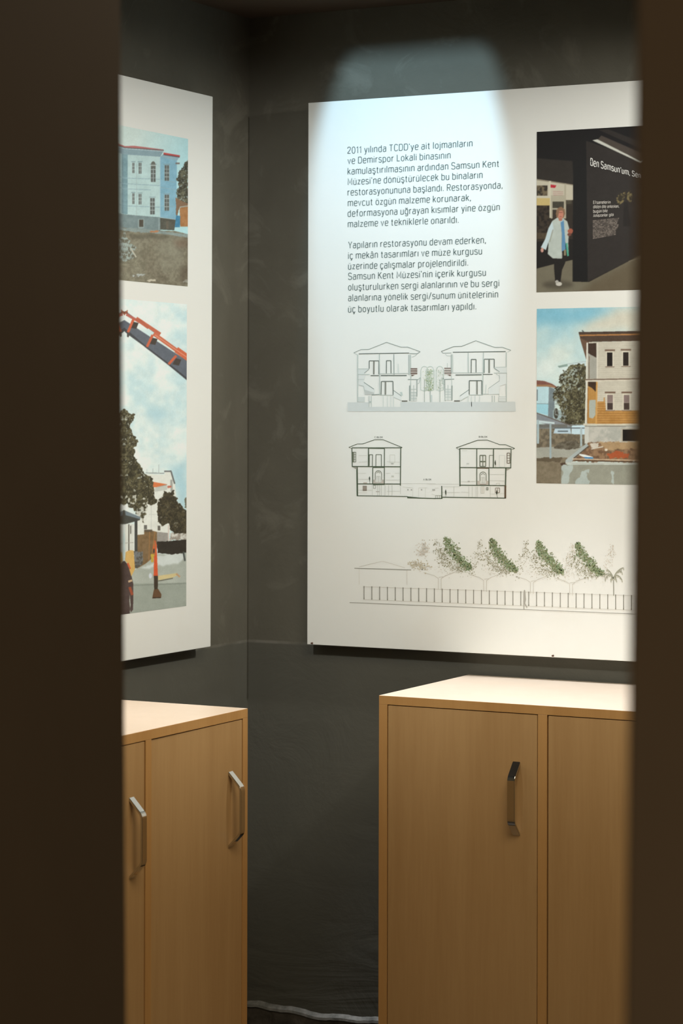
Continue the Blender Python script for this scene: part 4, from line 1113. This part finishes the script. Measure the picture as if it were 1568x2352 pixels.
def section():
    d = Drawing()
    D, G, L = (70, 84, 66), (104, 112, 96), (186, 192, 184)
    d.view(7.127, 780, 990)
    d.path([(148, 268), (285, 212), (372, 212), (570, 143), (712, 143), (1022, 270), (1000, 280)], 10, D); d.line((148, 268), (205, 290), 8, G)
    d.line((195, 275), (1005, 275), 14, D); d.line((198, 280), (205, 580), 14, D); d.line((998, 280), (992, 895), 15, D)
    d.line((198, 580), (1000, 585), 15, D); d.line((540, 595), (735, 595), 14, D); d.line((470, 280), (468, 578), 16, D); d.line((730, 285), (728, 870), 13, D); d.line((540, 595), (538, 870), 13, D)
    d.line((475, 284), (728, 287), 10, D); d.frame(206, 345, 262, 508, 9, G); d.rect(206, 345, 228, 508, G); d.line((236, 345), (236, 508), 6, G)
    for y in (385, 425, 465):
        d.line((206, y), (262, y), 6, G)
    d.path([(484, 570), (484, 387), (536, 387), (532, 575)], 10, D); d.path([(590, 575), (592, 386), (680, 386), (680, 575)], 10, D)
    d.line((282, 590), (288, 1060), 24, D); d.poly([(205, 590), (282, 590), (276, 630)], (150, 152, 142)); d.line((275, 865), (1000, 868), 14, D); d.line((540, 877), (735, 877), 12, D)
    arc = [(632 + 52 * math.cos(math.pi * i / 14), 700 - 50 * math.sin(math.pi * i / 14)) for i in range(15)]
    d.path(arc, 10, G); d.line((580, 700), (580, 800), 10, G); d.line((684, 700), (684, 800), 10, G); d.path([(600, 690), (632, 668), (664, 690)], 7, G); d.frame(605, 740, 660, 850, 8, L); d.line((632, 740), (632, 850), 7, (160, 164, 156)); d.rect(545, 795, 585, 860, (176, 174, 166)); d.rect(680, 795, 728, 860, (176, 174, 166)); d.line((545, 845), (728, 845), 18, (180, 176, 168))
    for a, b in (((300, 690), (430, 690)), ((750, 690), (830, 690)), ((900, 690), (980, 690)), ((750, 800), (985, 800)), ((300, 790), (470, 790)), ((310, 400), (450, 400)), ((310, 510), (450, 500)), ((770, 500), (980, 510)), ((300, 965), (530, 965)), ((300, 1010), (450, 1010)), ((770, 985), (985, 985)), ((1000, 860), (1568, 862)), ((1030, 915), (1190, 930)), ((1290, 930), (1430, 930))):
        d.line(a, b, 5, L)
    d.frame(820, 390, 900, 520, 5, L); d.ell = None; d.rect(840, 525, 880, 545, (170, 176, 170)); d.rect(845, 730, 885, 755, L)
    d.poly([(474, 770), (488, 738), (498, 770), (492, 850), (480, 800)], (64, 74, 62)); d.line((488, 800), (492, 860), 6, G)
    d.rect(375, 895, 442, 980, (140, 134, 124)); d.line((408, 895), (408, 980), 8, L); d.line((375, 935), (442, 935), 6, L); d.frame(552, 890, 585, 940, 6, G); d.rect(386, 842, 446, 856, (178, 168, 158))
    for x in (620, 650, 680, 800, 855, 740):
        d.line((x, 885), (x, 1055), 7, (176, 182, 174))
    d.line((532, 880), (532, 1060), 6, L); d.rect(590, 985, 650, 998, (176, 172, 166)); d.line((994, 895), (994, 1030), 7, L)
    d.line((280, 1060), (1110, 1072), 13, D); d.poly([(1104, 1070), (1320, 1090), (1560, 1098), (1560, 1112), (1104, 1100)], D)
    for x in (1115, 1172, 1338, 1525, 1548):
        d.rect(x - 11, 950, x + 11, 974, (166, 170, 164))
    d.line((1195, 930), (1195, 1070), 4, L); d.line((1400, 935), (1400, 1085), 4, L); d.line((1290, 935), (1290, 1080), 4, L)
    d.view(7.127, 980, 990)
    d.path([(478, 275), (830, 150), (990, 148), (1195, 224), (1285, 224), (1438, 285), (1395, 300)], 10, D); d.line((478, 275), (530, 305), 8, G)
    d.line((530, 287), (1385, 291), 14, D); d.line((538, 290), (542, 905), 18, D); d.line((1378, 292), (1372, 610), 14, D); d.line((530, 597), (1380, 602), 15, D); d.line((815, 606), (1020, 608), 14, (84, 70, 52)); d.line((816, 295), (816, 890), 13, D); d.line((1090, 295), (1088, 600), 16, D); d.line((1014, 610), (1016, 890), 13, D)
    d.frame(868, 398, 962, 580, 14, G); d.line((916, 398), (916, 580), 14, G); d.line((868, 500), (962, 500), 22, G); d.path([(1022, 590), (1024, 398), (1086, 398)], 9, G)
    d.poly([(1106, 520), (1120, 468), (1130, 520), (1130, 560), (1114, 556)], (64, 70, 60)); d.line((1120, 550), (1124, 590), 5, G); d.frame(1188, 398, 1274, 590, 5, (178, 190, 186)); d.frame(1312, 362, 1358, 528, 10, (96, 88, 72))
    for y in (402, 445, 488):
        d.line((1312, y), (1358, y), 7, (104, 96, 80))
    d.line((1292, 605), (1286, 890), 20, D); d.poly([(1300, 612), (1375, 612), (1305, 650)], (160, 162, 152)); d.line((530, 886), (1290, 894), 14, D); d.line((1284, 890), (1282, 1100), 28, (84, 68, 50))
    arc = [(918 + 52 * math.cos(math.pi * i / 14), 720 - 50 * math.sin(math.pi * i / 14)) for i in range(15)]
    d.path(arc, 10, G); d.line((867, 720), (867, 815), 10, G); d.line((970, 720), (970, 815), 10, G); d.path([(885, 715), (918, 695), (950, 715)], 7, G); d.frame(888, 760, 946, 850, 8, L); d.line((917, 760), (917, 850), 8, (166, 170, 162)); d.rect(822, 815, 868, 880, (180, 177, 168)); d.rect(968, 815, 1014, 880, (180, 177, 168)); d.line((868, 872), (968, 872), 14, (150, 142, 132))
    for a, b in (((1030, 710), (1270, 710)), ((1030, 810), (1270, 815)), ((560, 830), (800, 822)), ((730, 820), (810, 820)), ((0, 865), (540, 870)), ((560, 1000), (680, 1005)), ((130, 935), (190, 935)), ((265, 915), (540, 912)), ((1030, 1030), (1270, 1025)), ((570, 320), (660, 320)), ((250, 1005), (540, 1005))):
        d.line(a, b, 5, L)
    d.rect(650, 525, 690, 545, (182, 190, 186)); d.rect(668, 815, 702, 835, (170, 174, 166)); d.frame(1135, 855, 1190, 885, 6, L)
    for x in (686, 742, 806, 830, 1036, 442):
        d.line((x, 905), (x, 1080), 6, (178, 184, 176))
    d.rect(885, 910, 938, 1020, (206, 208, 200)); d.frame(885, 910, 938, 1020, 6, L); d.line((912, 910), (912, 1020), 6, L); d.frame(972, 925, 1002, 965, 8, G); d.line((986, 925), (986, 965), 5, G); d.frame(1122, 932, 1190, 1008, 9, (120, 110, 96)); d.line((1156, 932), (1156, 1008), 7, (140, 130, 116))
    d.poly([(1130, 1010), (1144, 955), (1158, 1010), (1150, 1040), (1136, 1035)], (58, 62, 52)); d.line((1142, 1030), (1156, 1088), 7, G)
    d.line((0, 1103), (255, 1105), 13, D); d.line((243, 900), (245, 1105), 16, D); d.line((245, 1083), (1295, 1098), 14, D); d.poly([(295, 990), (308, 952), (320, 990), (318, 1040), (302, 1040)], (72, 80, 68)); d.line((312, 1035), (308, 1072), 6, G)
    d.frame(140, 1055, 235, 1100, 5, G); d.line((172, 1055), (172, 1100), 5, G); d.line((205, 1055), (205, 1100), 5, G); d.rect(90, 955, 128, 978, (176, 180, 174)); d.path([(80, 1030), (140, 1055)], 5, L)
    o = d.build('section_drawing', right, 'dark line section through two villas')
    def C(x, y, ox):
        return (ox + x / 7.127, 990 + y / 7.127)
    m = plain('drawing_letter_ink', (0.14, 0.16, 0.14), 0.6, 0.15)
    for t, p, q in (('C BLOK', C(568, 114, 780), C(706, 114, 780)), ('A BLOK', C(1365, 806, 780), C(1500, 806, 780)), ('B BLOK', C(850, 108, 980), C(992, 108, 980))):
        text_block('drawing_lettering', [(t, p, q, 3.5, 3.5)], m, right, INK, thin=0.15)
section()

def street():
    d = Drawing()
    d.view(4.612, 780, 1200)
    P = (150, 152, 142); Q = (186, 187, 177)
    d.line((155, 485), (755, 503), 8, (134, 137, 128)); d.path([(205, 470), (445, 412), (470, 414), (690, 480)], 4, Q); d.line((205, 490), (205, 660), 3, (196, 197, 187)); d.line((712, 505), (712, 660), 4, Q)
    # fence: rails and posts run on under the right edge of the opening
    for i in range(36):
        x = 257 + i * 82.6 + i * i * 0.02
        yt = 680 + (x - 257) * 0.0335; yb = 810 + (x - 257) * 0.0400
        d.line((x, yt - 6), (x, yb), 8, (126, 128, 119)); d.rect(x - 6, yb - 12, x + 6, yb + 4, (138, 140, 130)); d.rect(x - 5, yt - 6, x + 5, yt + 12, (132, 134, 124))
    xe = 257 + 35 * 83.3
    d.line((250, 680), (xe, 680 + (xe - 257) * 0.0335), 4, Q); d.line((250, 816), (xe, 816 + (xe - 257) * 0.0400), 4, Q); d.line((105, 848), (xe + 60, 848 + (xe - 45) * 0.0405), 6, (142, 144, 135))
    rnd = random.Random(5)
    greens = [(112, 132, 98), (130, 150, 118), (98, 116, 80), (150, 166, 138), (118, 124, 92), (136, 142, 112)]
    greys = [(150, 150, 128), (166, 166, 148), (136, 136, 112), (176, 178, 164)]
    def cloud(pts, n, rad, cols, spread):
        for i in range(n):
            k = rnd.random() * (len(pts) - 1); a = int(k); t = k - a
            w = pts[a][2] * (1 - t) + pts[a + 1][2] * t
            x = pts[a][0] * (1 - t) + pts[a + 1][0] * t + rnd.gauss(0, w)
            y = pts[a][1] * (1 - t) + pts[a + 1][1] * t + rnd.gauss(0, w * spread)
            d.speck(x, y, rnd.uniform(*rad), rnd.choice(cols), rnd)
    faint = [(192, 190, 178), (200, 199, 189), (184, 180, 166)]
    cloud([(880, 220, 26), (910, 300, 34), (850, 330, 22)], 150, (4, 9), faint, 0.8)
    cloud([(740, 440, 22), (840, 450, 34), (920, 480, 30)], 150, (4, 9), [(182, 178, 156), (190, 188, 170), (176, 172, 150)], 0.8)
    cloud([(1010, 190, 20), (1060, 300, 30), (1090, 420, 34)], 160, (2, 6), greys, 1.0)
    off = [(0, 0), (480, 20), (975, 42), (1390, 58)]
    for ox, oy in off:
        cloud([(1085 + ox, 290 + oy, 45), (1130 + ox, 400 + oy, 55), (1230 + ox, 475 + oy, 50), (1300 + ox, 500 + oy, 30)], 420, (2, 7), greys + [(120, 122, 92)], 0.7)
        cloud([(1125 + ox, 160 + oy, 10), (1165 + ox, 270 + oy, 34), (1245 + ox, 360 + oy, 28), (1330 + ox, 450 + oy, 26), (1380 + ox, 490 + oy, 14)], 820, (4, 10), greens, 0.8)
        cloud([(1490 + ox, 190 + oy, 10), (1480 + ox, 290 + oy, 24), (1440 + ox, 400 + oy, 30), (1390 + ox, 560 + oy, 18)], 130, (2, 7), greys if ox < 900 else faint, 1.0)
        cloud([(1040 + ox, 480 + oy, 60), (1200 + ox, 520 + oy, 60)], 60, (2, 5), faint + greys[3:], 0.5)
        bx, by = 1058 + ox, 580 + oy
        d.path([(bx - 170, by - 50), (bx - 60, by - 18), (bx - 14, by + 14), (bx - 14, by + 130)], 5, Q)
        d.path([(bx + 180, by - 62), (bx + 60, by - 16), (bx + 16, by + 16), (bx + 16, by + 135)], 5, Q); d.line((bx - 10, by + 2), (bx + 40, by - 5), 5, Q)
    # small palm and a walker
    bx, by = 1568 + 1330 + 0, 610
    d.line((bx, 610), (bx + 2, 775), 9, (142, 146, 134))
    for dx, dy, h in ((-100, -30, 30), (-90, 10, 40), (-70, -90, 20), (90, -60, 46), (105, -110, 26), (90, 20, 40), (30, 20, 16), (-30, 20, 16)):
        pts = [(bx + dx * t, by - 20 + dy * t - h * math.sin(math.pi * t)) for t in (0, .25, .5, .75, 1)]
        d.path(pts, 11, (146, 150, 134))
        for q in pts[1:]:
            d.line(q, (q[0] + 4, q[1] + 24), 8, (160, 164, 148))
    wx, wy = 1568 + 390, 716
    d.poly([(wx - 8, wy), (wx + 4, wy), (wx + 8, wy + 30), (wx + 14, wy + 100), (wx + 6, wy + 140), (wx + 28, wy + 180), (wx + 24, wy + 194), (wx - 4, wy + 150), (wx - 2, wy + 205), (wx - 14, wy + 208), (wx - 14, wy + 120), (wx - 14, wy + 40)], (158, 160, 152))
    return d.build('street_drawing', right, 'faint street drawing of green trees behind a railing')
street()

# two small nails at the foot of the panel
for px, py in ((717, 1478), (1270, 1507)):
    bm = bmesh.new()
    bmesh.ops.create_cone(bm, cap_ends=True, segments=10, radius1=0.0022, radius2=0.0018, depth=0.006, matrix=Matrix.Rotation(math.pi / 2, 4, 'X'))
    P = hit(1, -BT, px, py)
    o = from_bm('nail', bm, M_RUST, right)
    o.location = (P[0] - BX0, -BT - 0.0025, P[2] - BZ0 + 0.001)
